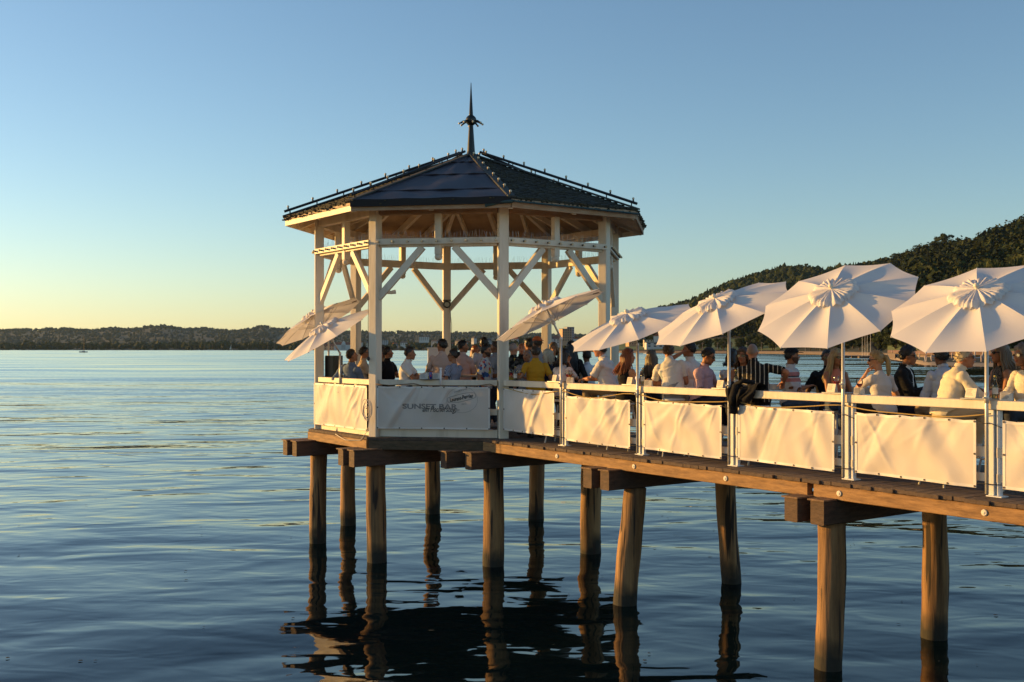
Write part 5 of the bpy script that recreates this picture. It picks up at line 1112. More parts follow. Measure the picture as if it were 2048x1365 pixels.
    # collar
    if top in ('short', 'long', 'roll') :
        nb = P.sp_pt(.505); T3 = rotm('z', -R(sp.get('twist', 0))) @ rotm('x', -R(sp.get('lean', 0))); c_ = MB(); vs = []
        for i in range(19):
            a = R(-150 + 300 * i / 18) - math.pi / 2; r = .072 * s
            for dz, rr in ((-.03, 1.12), (.022, 1.0), (-.012, 1.22)): w_ = nb + T3 @ (np.array([math.cos(a) * r * rr, math.sin(a) * r * rr * .98 + .004, (dz - .018 * math.sin(a)) * s])); vs.append(w_)
        c_.add(vs, [(3 * i + j, 3 * i + 3 + j, 3 * i + 4 + j, 3 * i + 1 + j) for i in range(18) for j in (0, 1)]); 
        if sh: c_.build("collar", tm, sh, True, True)
    HH = lambda x, y, z: P.head + P.Hm @ (np.array([x, y, z]) * s)
    for sx in (-1, 1): MB().ball(HH(sx * .031, .0785, .010), .0105 * s, 8, 6).build("eye", eye_w, b, True, True)
    # hair: cap over the skull, drawn inside the head where there is none, plus hanging locks
    ht, hk = sp.get('hair', ('short', 'dark')); hm = hair_mat(hk)
    if ht not in ('buzz', 'none'):
        nu, nv_ = 34, 20; vs = []; thick = {'short': .010, 'thin': .006, 'crop': .008, 'long': .018, 'bob': .022, 'pony': .010, 'bun': .012, 'mid': .020, 'curly': .019}[ht]
        for j in range(nv_ + 1):
            el = math.pi * (j / nv_ - .5)
            for i in range(nu):
                az = 2 * math.pi * i / nu; d = np.array([math.sin(az) * math.cos(el), math.cos(az) * math.cos(el), math.sin(el)]); p = d * np.array([.076, .096, .103]) + [0, -.008, .02]; ab = abs((az + math.pi) % (2 * math.pi) - math.pi)
                line = np.interp(ab, [0, .7, 1.15, 1.45, 1.75, 2.2, 3.14], [.074, .070, .040, -.012 if ht != 'thin' else .0, -.03, -.05, -.055]) + .006 * math.sin(az * 9 + 1) + q.normal(0, .002)
                if ht in ('long', 'mid', 'bob'): line = np.interp(ab, [0, .5, .9, 1.3, 3.14], [.070, .060, .0, -.08, -.10])
                if ht == 'thin' and p[2] > .085 and p[1] > -.04: line = .2
                k = np.clip((p[2] - line) / .016, 0, 1); rr = 1 + (k * 2 - 1) * 0; g = -.10 * (1 - k); th = thick * k * (1 + .25 * math.sin(az * 7 + el * 5) + q.normal(0, .24)) * (1.25 if p[2] > .06 else .9)
                n = d / np.linalg.norm(d); vs.append(HH(*(p * (1 + g) + n * th)))
        fs = [(j * nu + i, j * nu + (i + 1) % nu, (j + 1) * nu + (i + 1) % nu, (j + 1) * nu + i) for j in range(nv_) for i in range(nu)]; mb = MB(); mb.add(vs, fs)
        if ht in ('short', 'crop', 'curly', 'thin', 'pony', 'bun'):      # loose tufts break up the outline
            for i in range(170):
                az = q.uniform(0, 6.283); el = math.asin(q.uniform(-.35, 1)); d = np.array([math.sin(az) * math.cos(el), math.cos(az) * math.cos(el), math.sin(el)]); ab = abs((az + math.pi) % (2 * math.pi) - math.pi); p = d * np.array([.076, .096, .103]) + [0, -.008, .02]
                if p[2] < np.interp(ab, [0, .7, 1.15, 1.45, 1.75, 2.2, 3.14], [.082, .078, .05, .0, -.02, -.04, -.045]) or (ht == 'thin' and p[2] > .085): continue
                p = p + d * thick * .7; g_ = d * .5 + np.array([0, -.5, -.35]) * (.4 if ht != 'curly' else .1) + q.normal(0, .45, 3); ln = q.uniform(.012, .026) * (1.4 if ht == 'curly' else 1); mb.tube([HH(*p), HH(*(p + g_ * ln * .6)), HH(*(p + g_ * ln + d * .003))], [.007 * s, .0055 * s, .001 * s], 4, cap=False)
        L_ = sp.get('hlen', {'long': .36, 'bob': .17, 'mid': .20}.get(ht, 0))
        if L_:
            nl = 150
            for i in range(nl):
                ab = q.uniform(1.22 if ht != 'mid' else 1.3, math.pi) * (1 if q.random() < .5 else -1); rr = q.uniform(.95, 1.15); ln = L_ * q.uniform(.86, 1.05) * (1 if abs(ab) > 1.3 else .9); d = np.array([math.sin(ab), math.cos(ab)])
                p0 = HH(d[0] * .06 * rr, d[1] * .075 * rr - .008, .07); p1 = HH(d[0] * .093 * rr, d[1] * .113 * rr - .010, .0); p2 = HH(d[0] * .092 * rr, d[1] * .108 * rr - .014, -.08); down = np.array([0, 0, -1.]); out = P.Hm @ np.array([d[0] * .3, min(d[1], .1) * .6 - .22, 0]); wv = q.normal(0, .012, 3)
                p3 = p2 + down * max(ln - .16, .02) * .5 + out * .06 * (ln > .2) + wv; p4 = p2 + down * max(ln - .16, .04) + out * (.12 if ln > .2 else -.02) + wv * 1.4
                mb.tube([p0, p1, p2, p3, p4], [.010, .0125, .012, .0105, .004], 5, cap=False)
        if ht == 'pony': mb.tube([HH(0, -.095, .045), HH(0, -.135, .035), HH(.0, -.155, -.03), HH(.0, -.15, -.11), HH(.01, -.14, -.20), HH(.01, -.135, -.26)], [.022, .032, .036, .032, .022, .006], 9); mb.tube([HH(.01, -.13, .04), HH(.02, -.16, -.04), HH(.02, -.165, -.15), HH(.03, -.15, -.24)], [.01, .02, .018, .004], 6)
        if ht == 'bun':
            for k in range(7): mb.ball(HH(*(np.array([0, -.105, .035]) + q.normal(0, .016, 3))), .030 * s, 8, 6)
        mb.build("hair", hm, root, True, True)
    if sp.get('shades'):
        g = MB()
        for sx in (-1, 1):
            pts = [HH(sx * .033 + .029 * math.cos(a), .1 - .012 * abs(.033 + .029 * math.cos(a) * sx) / .06, .006 + .021 * math.sin(a)) for a in np.linspace(0, 2 * math.pi, 13)[:-1]]; bk = [p - P.Hm @ np.array([0, .006, 0]) for p in pts]; n = 12
            g.add(pts + bk, [tuple(range(n)), tuple(reversed(range(n, 2 * n)))] + [(i, n + i, n + (i + 1) % n, (i + 1) % n) for i in range(n)]); g.tube([HH(sx * .062, .088, .012), HH(sx * .083, .04, .012), HH(sx * .086, -.012, .006)], .0045, 5)
        g.tube([HH(-.012, .102, .01), HH(0, .106, .013), HH(.012, .102, .01)], .004, 5); up = sp['shades'] == 'up'
        o = g.build("sunglasses", lens_m, root, False, True)
        if up: 
            me = o.data; v = np.array([p.co[:] for p in me.vertices]); lv = (v - P.head) @ P.Hm; lv = lv @ rotm('x', R(48)).T + np.array([0, .012, .045]) * s; v = lv @ P.Hm.T + P.head; me.vertices.foreach_set('co', v.ravel())
    if 'cap' in sp:
        g = MB(); nu, nv_ = 20, 7; vs = []
        for j in range(nv_ + 1):
            el = math.pi / 2 * j / nv_
            for i in range(nu): az = 2 * math.pi * i / nu; vs.append(HH(math.sin(az) * math.cos(el) * .088, math.cos(az) * math.cos(el) * .108 - .006, .052 + math.sin(el) * .088))
        g.add(vs, [(j * nu + i, j * nu + (i + 1) % nu, (j + 1) * nu + (i + 1) % nu, (j + 1) * nu + i) for j in range(nv_) for i in range(nu)]); fw = sp.get('capdir', 1)
        pts = [HH(.074 * math.sin(a), fw * (.075 + .10 * math.cos(a) ** .6 if math.cos(a) > 0 else .075), .058 - .012 * math.cos(a)) for a in np.linspace(-1.5, 1.5, 11)]; n = len(pts); base = [HH(.086 * math.sin(a), fw * (.1 * math.cos(a) - .01), .056) for a in np.linspace(-1.5, 1.5, 11)]
        g.add(pts + base + [p + np.array([0, 0, .006]) for p in pts + base], [(i, i + 1, n + i + 1, n + i) for i in range(n - 1)] + [(2 * n + i, 3 * n + i, 3 * n + i + 1, 2 * n + i + 1) for i in range(n - 1)] + [(i, 2 * n + i, 2 * n + i + 1, i + 1) for i in range(n - 1)]); g.build("cap", sp['cap'], root, True, True)
    return root
Wt, Bk = cloth('plain', (.70, .66, .62)), cloth('plain', (.012, .012, .014)); Pk = cloth('plain', (.55, .36, .40)); Cr = cloth('plain', (.68, .60, .47)); Bg = cloth('plain', (.46, .36, .27)); Nv = cloth('plain', (.02, .025, .05)); Jn = cloth('plain', (.06, .09, .16)); Gy = cloth('plain', (.25, .25, .26)); Kh = cloth('plain', (.30, .22, .13)); Lb = cloth('plain', (.40, .46, .56)); Bl = cloth('plain', (.13, .18, .28))
D = dict
G = [
 (D(px=704, py=712, y=21.25, yaw=40, hyaw=30, hpitch=-12, sit=True, lean=-6, roll=8, hair=('short', 'dark'), top=('long', Bl), bm=Nv, L=(-.42, -.12, .98), R='lap'), "dark-haired man in blue-grey shirt leaning back on the gazebo's sunny rail"),
 (D(px=729, py=706, y=22.1, yaw=75, hyaw=5, sit=False, hair=('short', 'black'), shades=True, top=('tee', Bg), L='down', R='hold'), "man in beige tee and sunglasses beside the man in the blue-grey shirt"),
 (D(px=776, py=706, y=22.2, yaw=120, hyaw=-45, hpitch=-6, sit=False, hair=('crop', 'black'), beard=.35, top=('tee', Bk), L='hold', R='down', skin='tan'), "man in black tee holding a bottle behind the gazebo rail"),
 (D(px=763, py=704, y=24.2, yaw=200, sit=False, f=True, hair=('mid', 'black'), top=('tee', Kh)), "dark-haired person half hidden by the front gazebo post"),
 (D(px=820, py=708, y=20.75, yaw=95, hyaw=0, sit=True, lean=8, hair=('crop', 'dark'), top=('tee', Wt), belly=.02, L=(-.05, .45, 1.16), R=(.06, .44, 1.12), skin='tan'), "man in white polo shirt seated in profile at the gazebo rail"),
 (D(px=884, py=692, y=21.5, yaw=5, hyaw=-60, sit=False, hair=('short', 'dark'), top=('tee', cloth('plain', (.55, .42, .36))), bm=Nv, L=(-.26, .28, 1.05), R='down'), "tall man in rose-beige tee with his back turned in the gazebo"),
 (D(px=906, py=712, y=20.6, yaw=-45, hyaw=-40, sit=False, f=True, hair=('bun', 'dark'), shades=True, top=('tee', cloth('pin', (.12, .14, .22), (.42, .45, .52))), L='down', R='hold', skin='tan'), "woman with dark bun in blue pinstriped top"),
 (D(px=926, py=694, y=22.3, yaw=35, hyaw=50, sit=False, hair=('short', 'black'), beard=.4, top=('long', cloth('plain', (.56, .40, .36))), L='down', R='hold'), "man in pinkish long-sleeved shirt facing the bearded man in the floral shirt"),
 (D(px=951, py=704, y=23.6, yaw=150, sit=False, f=True, hair=('long', 'red'), top=('tank', cloth('plain', (.3, .05, .05))), bm=Bk), "red-haired woman in dark red top deep inside the gazebo"),
 (D(px=968, py=688, y=22.9, yaw=-10, hyaw=10, sit=False, hair=('short', 'black'), top=('short', Lb)), "tall man in pale blue shirt behind the bearded man in the floral shirt"),
 (D(px=972, py=703, y=20.9, yaw=100, hyaw=0, sit=False, hair=('short', 'black'), beard=.85, top=('short', cloth('floral', (.55, .5, .45), (.05, .12, .3), (.45, .07, .05))), L='hold', R='down', skin='tan'), "bearded man in bright floral shirt holding a drink"),
 (D(px=990, py=695, y=22.2, yaw=-60, sit=False, hair=('buzz', 'dark'), top=('tee', Gy), skin='brown'), "man with shaved dark hair in grey tee behind the gazebo corner post"),
 (D(px=1027, py=699, y=20.9, yaw=15, hyaw=20, sit=False, hair=('buzz', 'grey'), top=('short', cloth('floral', (.012, .012, .012), (.08, .08, .07), (.03, .04, .03))), skin='rosy', L='hold', R='down'), "man with cropped grey hair in black patterned shirt"),
 (D(px=1043, py=698, y=23.0, yaw=180, sit=False, hair=('buzz', 'red'), top=('tee', Bk), skin='rosy'), "ruddy-faced man in black tee behind the man in the patterned shirt"),
 (D(px=1057, py=690, y=23.6, yaw=-40, sit=False, hair=('short', 'black'), top=('tee', Nv)), "tall black-haired man in navy tee at the back of the crowd"),
 (D(px=1054, py=712, y=20.6, yaw=200, hyaw=10, sit=False, hair=('thin', 'grey'), top=('short', cloth('check', (.35, .33, .32), (.12, .12, .13))), L='hold', R='down', skin='tan'), "grey-haired man in checked shirt facing the man in the yellow tee"),
 (D(px=1071, py=706, v=.62, yaw=-8, hyaw=-5, sit=False, lean=4, hair=('crop', 'brown'), top=('tee', cloth('plain', (.56, .27, .02))), bm=Bk, L=(-.46, .10, 1.12), R='down', skin='tan'), "man in mustard yellow tee with his back turned, arm on the rail"),
 (D(px=1074, py=687, y=22.0, yaw=-30, sit=False, hair=('short', 'brown'), cap=cloth('plain', (.55, .13, .04)), capdir=-1, top=('tee', Gy)), "person in orange cap behind the man in the yellow tee"),
 (D(px=1095, py=713, y=20.3, yaw=-60, sit=False, f=True, hair=('bob', 'pale'), top=('tee', Nv), L='hold', R='hold'), "woman with pale blonde bob talking beside the yellow tee"),
 (D(px=1107, py=699, y=22.6, yaw=185, sit=False, f=True, hair=('mid', 'dkblond'), top=('tee', Bk)), "brown-haired woman facing out behind the blonde bob"),
 (D(px=1130, py=714, v=.42, yaw=45, hyaw=40, sit=True, f=True, lean=8, hair=('mid', 'black'), shades=True, top=('tee', cloth('plain', (.58, .50, .48))), L='lap', R='chin', elbowR=(.4, .1, -1)), "dark-haired woman in pale top and sunglasses resting chin on hand"),
 (D(px=1143, py=698, y=20.1, yaw=10, sit=False, f=True, hair=('long', 'black'), hlen=.45, top=('long', Bk), bm=Bk), "tall woman with long black hair, all in black, back turned"),
 (D(px=1173, py=713, y=20.2, yaw=-20, sit=False, hair=('short', 'dark'), top=('short', cloth('plain', (.56, .58, .62))), L='down', R='down', skin='brown'), "man in white shirt half hidden behind the low umbrella"),
 (D(px=1200, py=700, v=.50, yaw=-60, hyaw=-10, sit=True, lean=16, belly=.03, hair=('crop', 'dark'), top=('short', Wt), bm=Kh, L=(-.05, .50, 1.10), R=(.02, .47, 1.10), skin='rosy'), "man in white short-sleeved shirt leaning on the rail under the low umbrella"),
 (D(px=1257, py=714, v=.42, yaw=55, hyaw=32, sit=True, f=True, lean=6, hair=('long', 'red'), shades='up', top=('tank', Bk), bm=Bk, L='lap', R=(.16, .34, 1.10), skin='fair'), "red-haired woman in black sleeveless top in profile"),
 (D(px=1303, py=717, v=1.15, yaw=8, hyaw=-5, sit=True, f=True, hair=('long', 'dkblond'), top=('tank', Bk), bm=Bk, L='lap', R='lap', skin='fair'), "woman with long ash-blonde hair and black top, back turned"),
 (D(px=1337, py=704, v=.45, yaw=15, hyaw=-5, sit=True, lean=22, roll=-10, hair=('crop', 'brown'), top=('tee', Wt), bm=Gy, L=(-.08, .30, 1.09), R=(.02, .34, 1.09), elbowL=(-1, .1, -.5), skin='rosy'), "man in white tee hunched with his elbow on the rail, back turned"),
 (D(px=1378, py=700, v=1.0, yaw=-50, hyaw=-25, sit=False, hair=('short', 'black'), top=('short', Wt), L='brow', R='down', elbowL=(-.6, .3, -.8), skin='tan'), "man in white shirt with hand to his forehead behind the hunched man"),
 (D(px=1417, py=713, v=.70, yaw=125, hyaw=-12, hpitch=22, sit=True, lean=10, belly=.035, hair=('short', 'black'), shades=True, top=('short', Pk), bm=Nv, L=(-.30, .32, 1.16), R='lap', skin='tan'), "man in pink short-sleeved shirt and sunglasses looking down"),
 (D(px=1465, py=716, v=1.6, yaw=25, sit=True, f=True, hair=('bob', 'dark'), hlen=.2, top=('tee', Wt), L='lap', R='lap'), "dark-haired woman in white top behind the umbrella pole of the pink-shirted man"),
 (D(px=1486, py=713, v=1.05, yaw=205, hyaw=8, sit=True, f=True, hair=('mid', 'brown'), hlen=.27, shades=True, top=('tank', Bk), L='lap', R='hold', skin='tan'), "brown-haired woman in sunglasses looking over the striped-shirt man's shoulder"),
 (D(px=1505, py=705, v=.52, yaw=12, hyaw=14, sit=True, lean=14, roll=-6, belly=.02, hair=('buzz', 'grey'), shades=True, top=('short', cloth('stripe', (.012, .012, .013), (.50, .44, .36))), bm=Bk, L='lap', R=(.36, .20, 1.15), elbowR=(1, -.2, -.4), skin='rosy'), "man with cropped grey hair in black shirt with pale stripes, back turned"),
 (D(px=1584, py=713, v=1.55, yaw=125, hyaw=-32, sit=True, hair=('short', 'black'), beard=.75, cap=Bk, top=('tee', cloth('band', (.55, .53, .52), (.50, .20, .18), (.05, .05, .06))), bm=Jn, L='cross', R='cross', skin='tan'), "man in flat black cap and banded tee with folded arms"),
 (D(px=1673, py=716, v=1.55, yaw=165, hyaw=-8, sit=True, f=True, hair=('long', 'blond'), hlen=.42, shades=True, top=('tank', cloth('plain', (.62, .20, .12))), bm=Jn, L='lap', R='lap', skin='tan'), "woman with long straight blonde hair, orange tank top and sunglasses"),
 (D(px=1655, py=717, v=2.05, yaw=190, sit=True, hair=('short', 'black'), shades=True, top=('tee', Bk), skin='brown'), "person in sunglasses hidden behind the blonde woman in orange"),
 (D(px=1752, py=721, v=.85, yaw=-25, hyaw=-45, hpitch=6, sit=True, f=True, lean=10, hair=('pony', 'blond'), shades=True, top=('tee', cloth('plain', (.62, .56, .52))), bm=Bk, L='mouth', R=(.20, .26, 1.08), elbowL=(-.3, .2, -1), skin='fair'), "blonde woman with ponytail and white tee, hand to her mouth"),
 (D(px=1817, py=713, v=1.50, yaw=120, hyaw=-5, hpitch=4, sit=True, lean=6, hair=('curly', 'black'), shades=True, top=('tee', Wt), jacket=Bk, bm=Nv, L='lap', R='hold', skin='tan'), "man in black blazer over a white tee and sunglasses"),
 (D(px=1882, py=714, v=1.40, yaw=-10, sit=True, lean=8, hair=('short', 'black'), top=('long', cloth('plain', (.50, .52, .58))), bm=Kh, L='lap', R='hold', skin='brown'), "black-haired man in pale shirt, back turned, behind the white-haired man"),
 (D(px=1930, py=716, v=.62, yaw=85, hyaw=18, sit=True, lean=20, hair=('short', 'pale'), shades=True, top=('roll', Cr), bm=cloth('plain', (.5, .42, .3)), shoe=Wt, L='lap', R=(.20, .50, 1.12), skin='rosy'), "white-haired man in cream shirt with rolled sleeves and sunglasses"),
 (D(px=1999, py=707, v=1.20, yaw=-95, hyaw=5, sit=True, f=True, hair=('long', 'dkblond'), hlen=.36, shades=True, top=('tank', cloth('lace', (.012, .012, .012), (.10, .085, .07))), bm=Bk, L=(-.12, .30, 1.12), R=(.05, .30, 1.15), skin='tan'), "long-haired woman in black lace top and sunglasses in profile"),
 (D(px=2046, py=712, v=.55, yaw=-110, hyaw=10, sit=True, f=True, lean=6, hair=('bob', 'grey'), shades=True, top=('long', Cr), L='lap', R=(.0, .42, 1.10), skin='tan'), "grey-haired woman in cream top past the last umbrella pole"),
]
PP = [plan_place(sp) for sp, _ in G]
remesh_all(PP)
ROOTS = [build_person(P, lb) for P, (_, lb) in zip(PP, G)]

# ------------------------------------------------------------------ bar stools under the seated guests
def stool_meshes():
    seat = MB().lathe([(.0, -.03), (.15, -.03), (.175, -.015), (.178, .0), (.165, .012), (.0, .008)], 20, cap=False); leg = MB().tube([(.09, .09, -.02), (.20, .20, -.72)], [.017, .014], 7); ring = MB()
    ring.tube([(.235 * math.cos(a), .235 * math.sin(a), -.47) for a in np.linspace(0, 2 * math.pi, 25)], .010, 6, cap=False)
    return mesh_of(seat, "seat", white_metal, True), mesh_of(leg, "leg", white_metal, True), mesh_of(ring, "foot_ring", white_metal, True)
sm_, lm_, rm_ = stool_meshes(); ni = 0
for P, (sp, lb) in zip(PP, G):
    if not sp['sit']: continue
    h = sp['pelvis'] - .105; c = P.base; ni += 1
    o = empty("bar_stool", (c[0], c[1], DK), "white bar stool under the " + " ".join(lb.replace(",", "").split()[:10]), "bar stool", "white bar stools", rz=P.ang + .3)
    k = h / .72
    for nm, me, n in (("seat", sm_, 1), ("leg", lm_, 4), ("foot_ring", rm_, 1)):
        for j in range(n):
            b = bpy.data.objects.new(nm, me); C.objects.link(b); b.parent = o; b.location = (0, 0, h); b.scale = (1, 1, k); b.rotation_euler = (0, 0, j * math.pi / 2)

# ------------------------------------------------------------------ things on the rails and in hands
glass = glass_mat("clear_glass"); wine = mat("rose_wine", (.55, .06, .05), .05, spec=.6); orange_dr = mat("orange_spritz", (.75, .22, .02), .05, spec=.6); bottle_m = glass_mat("bottle_glass", (.75, .85, .75)); dkbottle = mat("brown_bottle", (.03, .02, .008), .08, spec=.8)
paper = mat("white_card", (.72, .66, .58), .8, noise=(60, .35), col2=(.4, .35, .3)); tray_m = mat("grey_tray", (.25, .25, .26), .4, metal=.5)
RT = DK + 1.05
def wineglass(p, fill, label, n=1.0):
    o = empty("wine_glass", p, label, "glass", "wine glasses on the bar rail"); MB().lathe([(.034, 0), (.034, .003), (.006, .006), (.004, .02), (.004, .085), (.012, .095), (.034, .12), (.040, .15), (.036, .20), (.034, .205)], 14, cap=False).build("glass", glass, o, True, True); MB().lathe([(.004, .094), (.018, .099), (.033, .12), (.037, .137), (.0, .137)], 14, cap=False).build("wine", fill, o, True, True); return o
def bottle(p, label, m=None, grp=None):
    o = empty("bottle", p, label, "bottle", grp); MB().lathe([(.03, 0), (.031, .01), (.031, .14), (.026, .165), (.013, .19), (.012, .235), (.014, .24), (.014, .248)], 14).build("glass", m or bottle_m, o, True, True); MB().lathe([(.0316, .05), (.0316, .12)], 14, cap=False).build("paper_label", paper, o, True, True); MB().lathe([(.0145, .236), (.0145, .252), (.004, .254)], 10).build("cap", mat("bottle_cap", (.5, .4, .1), .4), o, True, True); return o
def can(p, label):
    o = empty("drink_can", p, label, "can", "blue and silver cans on the bar rail"); MB().lathe([(.022, 0), (.0265, .006), (.0265, .125), (.023, .132), (.0, .131)], 14).build("body", mat("blue_can", (.02, .05, .28), .3, metal=.4), o, True, True); MB().lathe([(.0268, .07), (.0268, .122)], 7, cap=False).build("silver_panel", mat("silver_can", (.6, .6, .62), .3, metal=.7), o, True, True); m_ = MB()
    m_.add([(.0275 * math.sin(a) * 1.02, -.0275 * math.cos(a) * 1.02, z) for a, z in ((-.5, .055), (.1, .048), (.55, .06), (.2, .082), (-.3, .078))], [(0, 1, 2, 3, 4)]); m_.build("red_mark", mat("red_print", (.55, .02, .03), .5), o, False, True); return o
def menu(p, rz, label, sc=1.0):
    o = empty("menu_card", p, label, "menu holder", "white menu holders on the bar rail", rz=rz); m_ = MB(); w_, h, t = .075 * sc, .105 * sc, .03; m_.add([(-w_, -t, 0), (w_, -t, 0), (w_, -.006, h), (-w_, -.006, h), (-w_, t, 0), (w_, t, 0), (w_, .006, h), (-w_, .006, h)], [(0, 1, 2, 3), (5, 4, 7, 6), (3, 2, 6, 7), (0, 3, 7, 4), (1, 5, 6, 2)]); m_.build("card", paper, o, False, True)
    pr = MB()
    for k in range(5): z = h * (.25 + .14 * k); y = -t + (t - .006) * z / h - .0012; ww = w_ * random.uniform(.5, .8); pr.add([(-w_ * .8, y, z), (-w_ * .8 + 2 * ww * .8, y, z), (-w_ * .8 + 2 * ww * .8, y, z + .006), (-w_ * .8, y, z + .006)], [(0, 1, 2, 3)])
    stuff(pr.build("print", print_grey, o, False, True)); return o
PA = math.atan2(PD[1], PD[0]); ordn = ("first", "second", "third", "fourth", "fifth")
for k in range(5):
    t = PT[k]; o = empty("tray_shelf", pier(t - .17, .03, RT), "small grey tray shelf clamped on the rail at the %s jetty post" % ordn[k], "tray", "tray shelves on the rail", rz=PA)
    MB().box((0, .02, .012), (.17, .13, .007)).build("plate", tray_m, o, False, True); MB().beam((-.06, -.062, .008), (-.085, -.064, -.105), .012, .006, up=(0, 1, 0)).build("clamp", blackm, o, False, True); MB().box((.0, -.066, -.05), (.16, .004, .05)).build("apron", white_paint, o, False, True)
    z = RT + .02; lb = " on the rail tray at the %s jetty post" % ordn[k]
    menu(pier(t - .27, .04, z), PA - .2, "white card menu holder" + lb); menu(pier(t + .13, .05, RT), PA + .35, "small white menu holder past the %s jetty post" % ordn[k], .85)
    can(pier(t - .07, -.005, z), "slim blue and silver drink can" + lb)
    if k in (0, 3): wineglass(pier(t + .03 - .16 * (k == 3) - .1 * (k == 3), .07, RT if k == 0 else z), wine, "rosé wine glass nearer the gazebo" + lb); wineglass(pier(t + .11 + .04, .03, RT), wine if k == 3 else orange_dr, "stemmed glass just past the %s jetty post" % ordn[k])
    if k in (1, 2, 4): bottle(pier(t - .02 + .02, .05, z), "small clear glass bottle" + lb)
wineglass(pier(.22, .03, RT), wine, "glass of red wine on the rail beside the gazebo corner post"); bottle(pier(.34, .03, RT), "brown beer bottle on the rail beside the gazebo corner post", dkbottle); wineglass(pier(.46, .03, RT), orange_dr, "glass of orange spritz on the rail beside the brown bottle")
# tray with drinks on the printed-banner rail, lamp-less pole stub beside it
q0 = V3(OV['A'], 0).lerp(V3(OV['B'], 0), .43); o = empty("serving_tray", q0 + Vector((0, .02, RT)), "round grey serving tray on the rail above the printed banner", "tray"); MB().lathe([(.0, .004), (.19, .004), (.21, .018), (.205, .02), (.188, .01), (.0, .01)], 24, cap=False).build("dish", tray_m, o, True, True); MB().box((0, 0, .002), (.1, .07, .003)).build("foot", blackm, o, False, True)
menu(q0 + Vector((-.11, .03, RT + .012)), .1, "menu holder on the round serving tray in the gazebo"); can(q0 + Vector((.02, -.02, RT + .012)), "slim blue can on the round serving tray in the gazebo"); bottle(q0 + Vector((-.05, .09, RT + .012)), "clear bottle on the round serving tray in the gazebo"); menu(q0 + Vector((.13, .05, RT + .012)), -.2, "second menu holder on the round serving tray beside the blue can")
q1 = V3(OV['A'], 0).lerp(V3(OV['B'], 0), .525) + Vector((nAB.x, nAB.y, 0)) * .075; o = empty("umbrella_socket", q1 + Vector((0, 0, DK + .90)), "empty white umbrella socket tube fixed to the printed-banner rail", "tube"); MB().tube([(0, 0, 0), (0, 0, .36)], .021, 10).build("tube", white_metal, o, True, True); MB().tube([(0, 0, .345), (0, 0, .375)], .027, 10).build("collar", white_metal, o, True, True)
# loudspeaker on the side rail
sp_ = np.array([(668 - 1024) / FPX * 22.0, 22.0]); o = empty("loudspeaker", (sp_[0], sp_[1], DK + 1.02), "black loudspeaker cabinet standing inside the sunny gazebo rail", "loudspeaker", rz=R(-40))
MB().beam((0, 0, 0), (0, 0, .46), .30, .26, up=(0, 1, 0), ch=.03).build("cabinet", mat("black_cabinet", (.02, .018, .014), .35), o, False, True); MB().beam((0, -.131, .03), (0, -.131, .43), .24, .008, up=(0, 1, 0)).build("grille", blackm, o, False, True); MB().tube([(0, 0, .0), (0, 0, -1.02)], .02, 8).build("stand_pole", blackm, o, False, True)
MB().tube([(0, 0, -1.01), (0, 0, -.99)], .16, 14).build("stand_foot", blackm, o, False, True)
# high tables in the gazebo and white pillar
def bar_table(x, y, label):
    o = empty("bar_table", (x, y, DK), label, "table", "high bar tables"); MB().lathe([(.0, 1.06), (.33, 1.06), (.34, 1.075), (.33, 1.09), (.0, 1.09)], 24, cap=False).build("top", Bg, o, True, True); MB().tube([(0, 0, .03), (0, 0, 1.06)], .035, 10).build("column", steel, o, True, True); MB().lathe([(.0, 0), (.24, 0), (.24, .012), (.04, .04), (.0, .04)], 20, cap=False).build("foot", steel, o, True, True)
    return o
x = (868 - 1024) / FPX * 22.6; bar_table(x, 22.6, "high round bar table behind the man in the white polo"); bottle((x - .1, 22.5, DK + 1.09), "clear bottle on the high round table in the gazebo"); wineglass(Vector((x + .02, 22.45, DK + 1.09)), wine, "wine glass on the high round table in the gazebo")
bar_table((950 - 1024) / FPX * 22.0, 21.7, "high round bar table beside the bearded man in the floral shirt")
x = (870 - 1024) / FPX * 24.6; o = empty("white_cabinet", (x, 24.5, DK), "tall white cabinet column at the rear of the gazebo", "cabinet"); MB().beam((0, 0, .06), (0, 0, 1.62), .30, .25, up=(0, 1, 0), ch=.01).build("body", white_metal, o, False, True); MB().box((0, 0, .03), (.13, .11, .03)).build("plinth", blackm, o, False, True); MB().box((0, 0, 1.635), (.17, .145, .015)).build("top", white_metal, o, False, True)
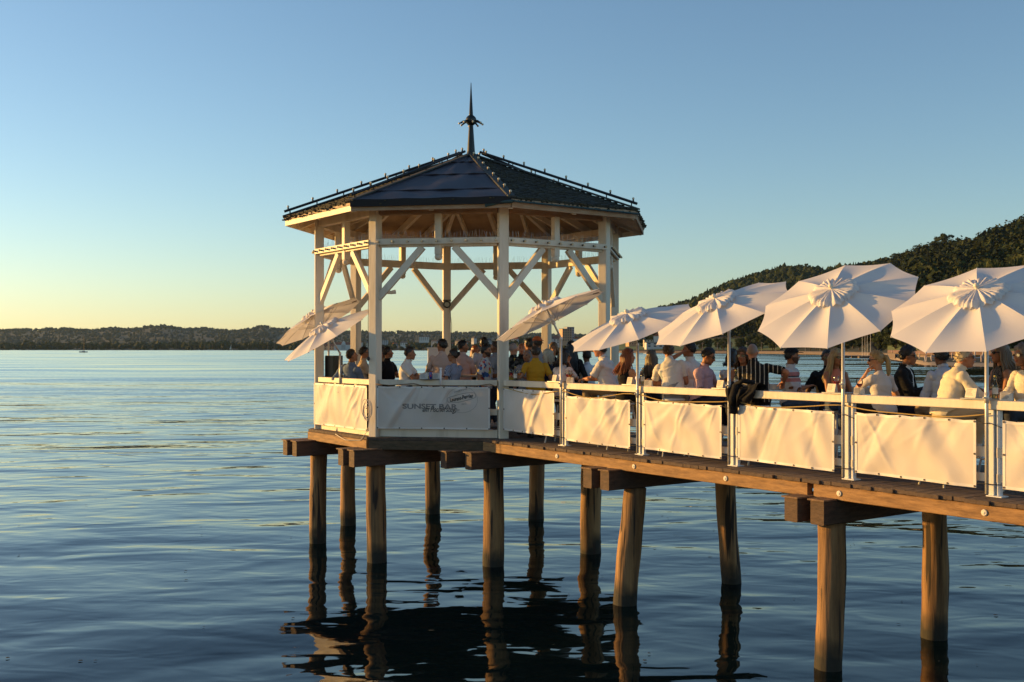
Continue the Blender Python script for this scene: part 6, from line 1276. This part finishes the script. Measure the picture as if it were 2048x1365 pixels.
# drinks in hands
def in_hand(i, key, fn, dz):
    P = PP[i]; h, d, n = P.hands[key]; w_ = rotm('z', P.ang) @ (h - n * .03); fn(Vector((P.base[0] + w_[0], P.base[1] + w_[1], DK + w_[2] - dz)))
in_hand(2, 'L', lambda p: bottle(p, "small clear bottle in the hand of the man in the black tee"), .10)
in_hand(10, 'L', lambda p: wineglass(p, orange_dr, "spritz glass in the hand of the bearded man in the floral shirt"), .10)
in_hand(30, 'R', lambda p: wineglass(p, wine, "rosé glass held by the brown-haired woman in sunglasses"), .10)
# jacket hung over the rail at the third post
jk = MB(); q = np.random.default_rng(3); t0 = PT[2] + .22
def jfn(u, v):
    a = (v - .35) * 1.0; x = t0 - .2 + .42 * u + .03 * math.sin(9 * v + 3 * u) + (u - .5) * .08 * math.sin(4 * v); f = .03 * math.sin(17 * u + 5 * v) + .02 * math.sin(31 * u + 9 * v + 1)
    if v < .35: return pier(x, .16 - .02 + f - .3 * (v - .35) * 0, RT + .02 + .10 * math.sin(u * 3) * (v) - (.35 - v) * .55 + f * .4)
    if v < .5: k = (v - .35) / .15; return pier(x, .14 - .25 * k + f * .2, RT + .035 + .05 * math.sin(math.pi * k) + .03 * math.sin(6 * u + 2) + f * .5)
    k = (v - .5) / .5; return pier(x + .05 * k * math.sin(7 * u), -.11 - .035 * math.sin(3 * k) + f, RT + .02 - (.26 + .09 * math.sin(5 * u + 1)) * k)
jk.grid(jfn, 40, 40); jo = empty("jacket", pier(t0, 0, RT), "crumpled black jacket hanging over the rail by the striped-shirt man", "jacket"); jk.build("cloth", Bk, jo, True)
sl = MB(); sl.tube([pier(t0 - .1, -.02, RT + .10), pier(t0 - .05, -.13, RT + .06), pier(t0 - .09, -.16, RT - .10), pier(t0 - .12, -.15, RT - .22)], [.05, .055, .05, .045], 10, flat=.6); sl.build("sleeve", Bk, jo, True)
sl = MB(); sl.tube([pier(t0 + .12, .05, RT + .10), pier(t0 + .02, -.06, RT + .13), pier(t0 - .08, -.12, RT + .08)], [.06, .06, .04], 10, flat=.6); sl.build("sleeve", Bk, jo, True)
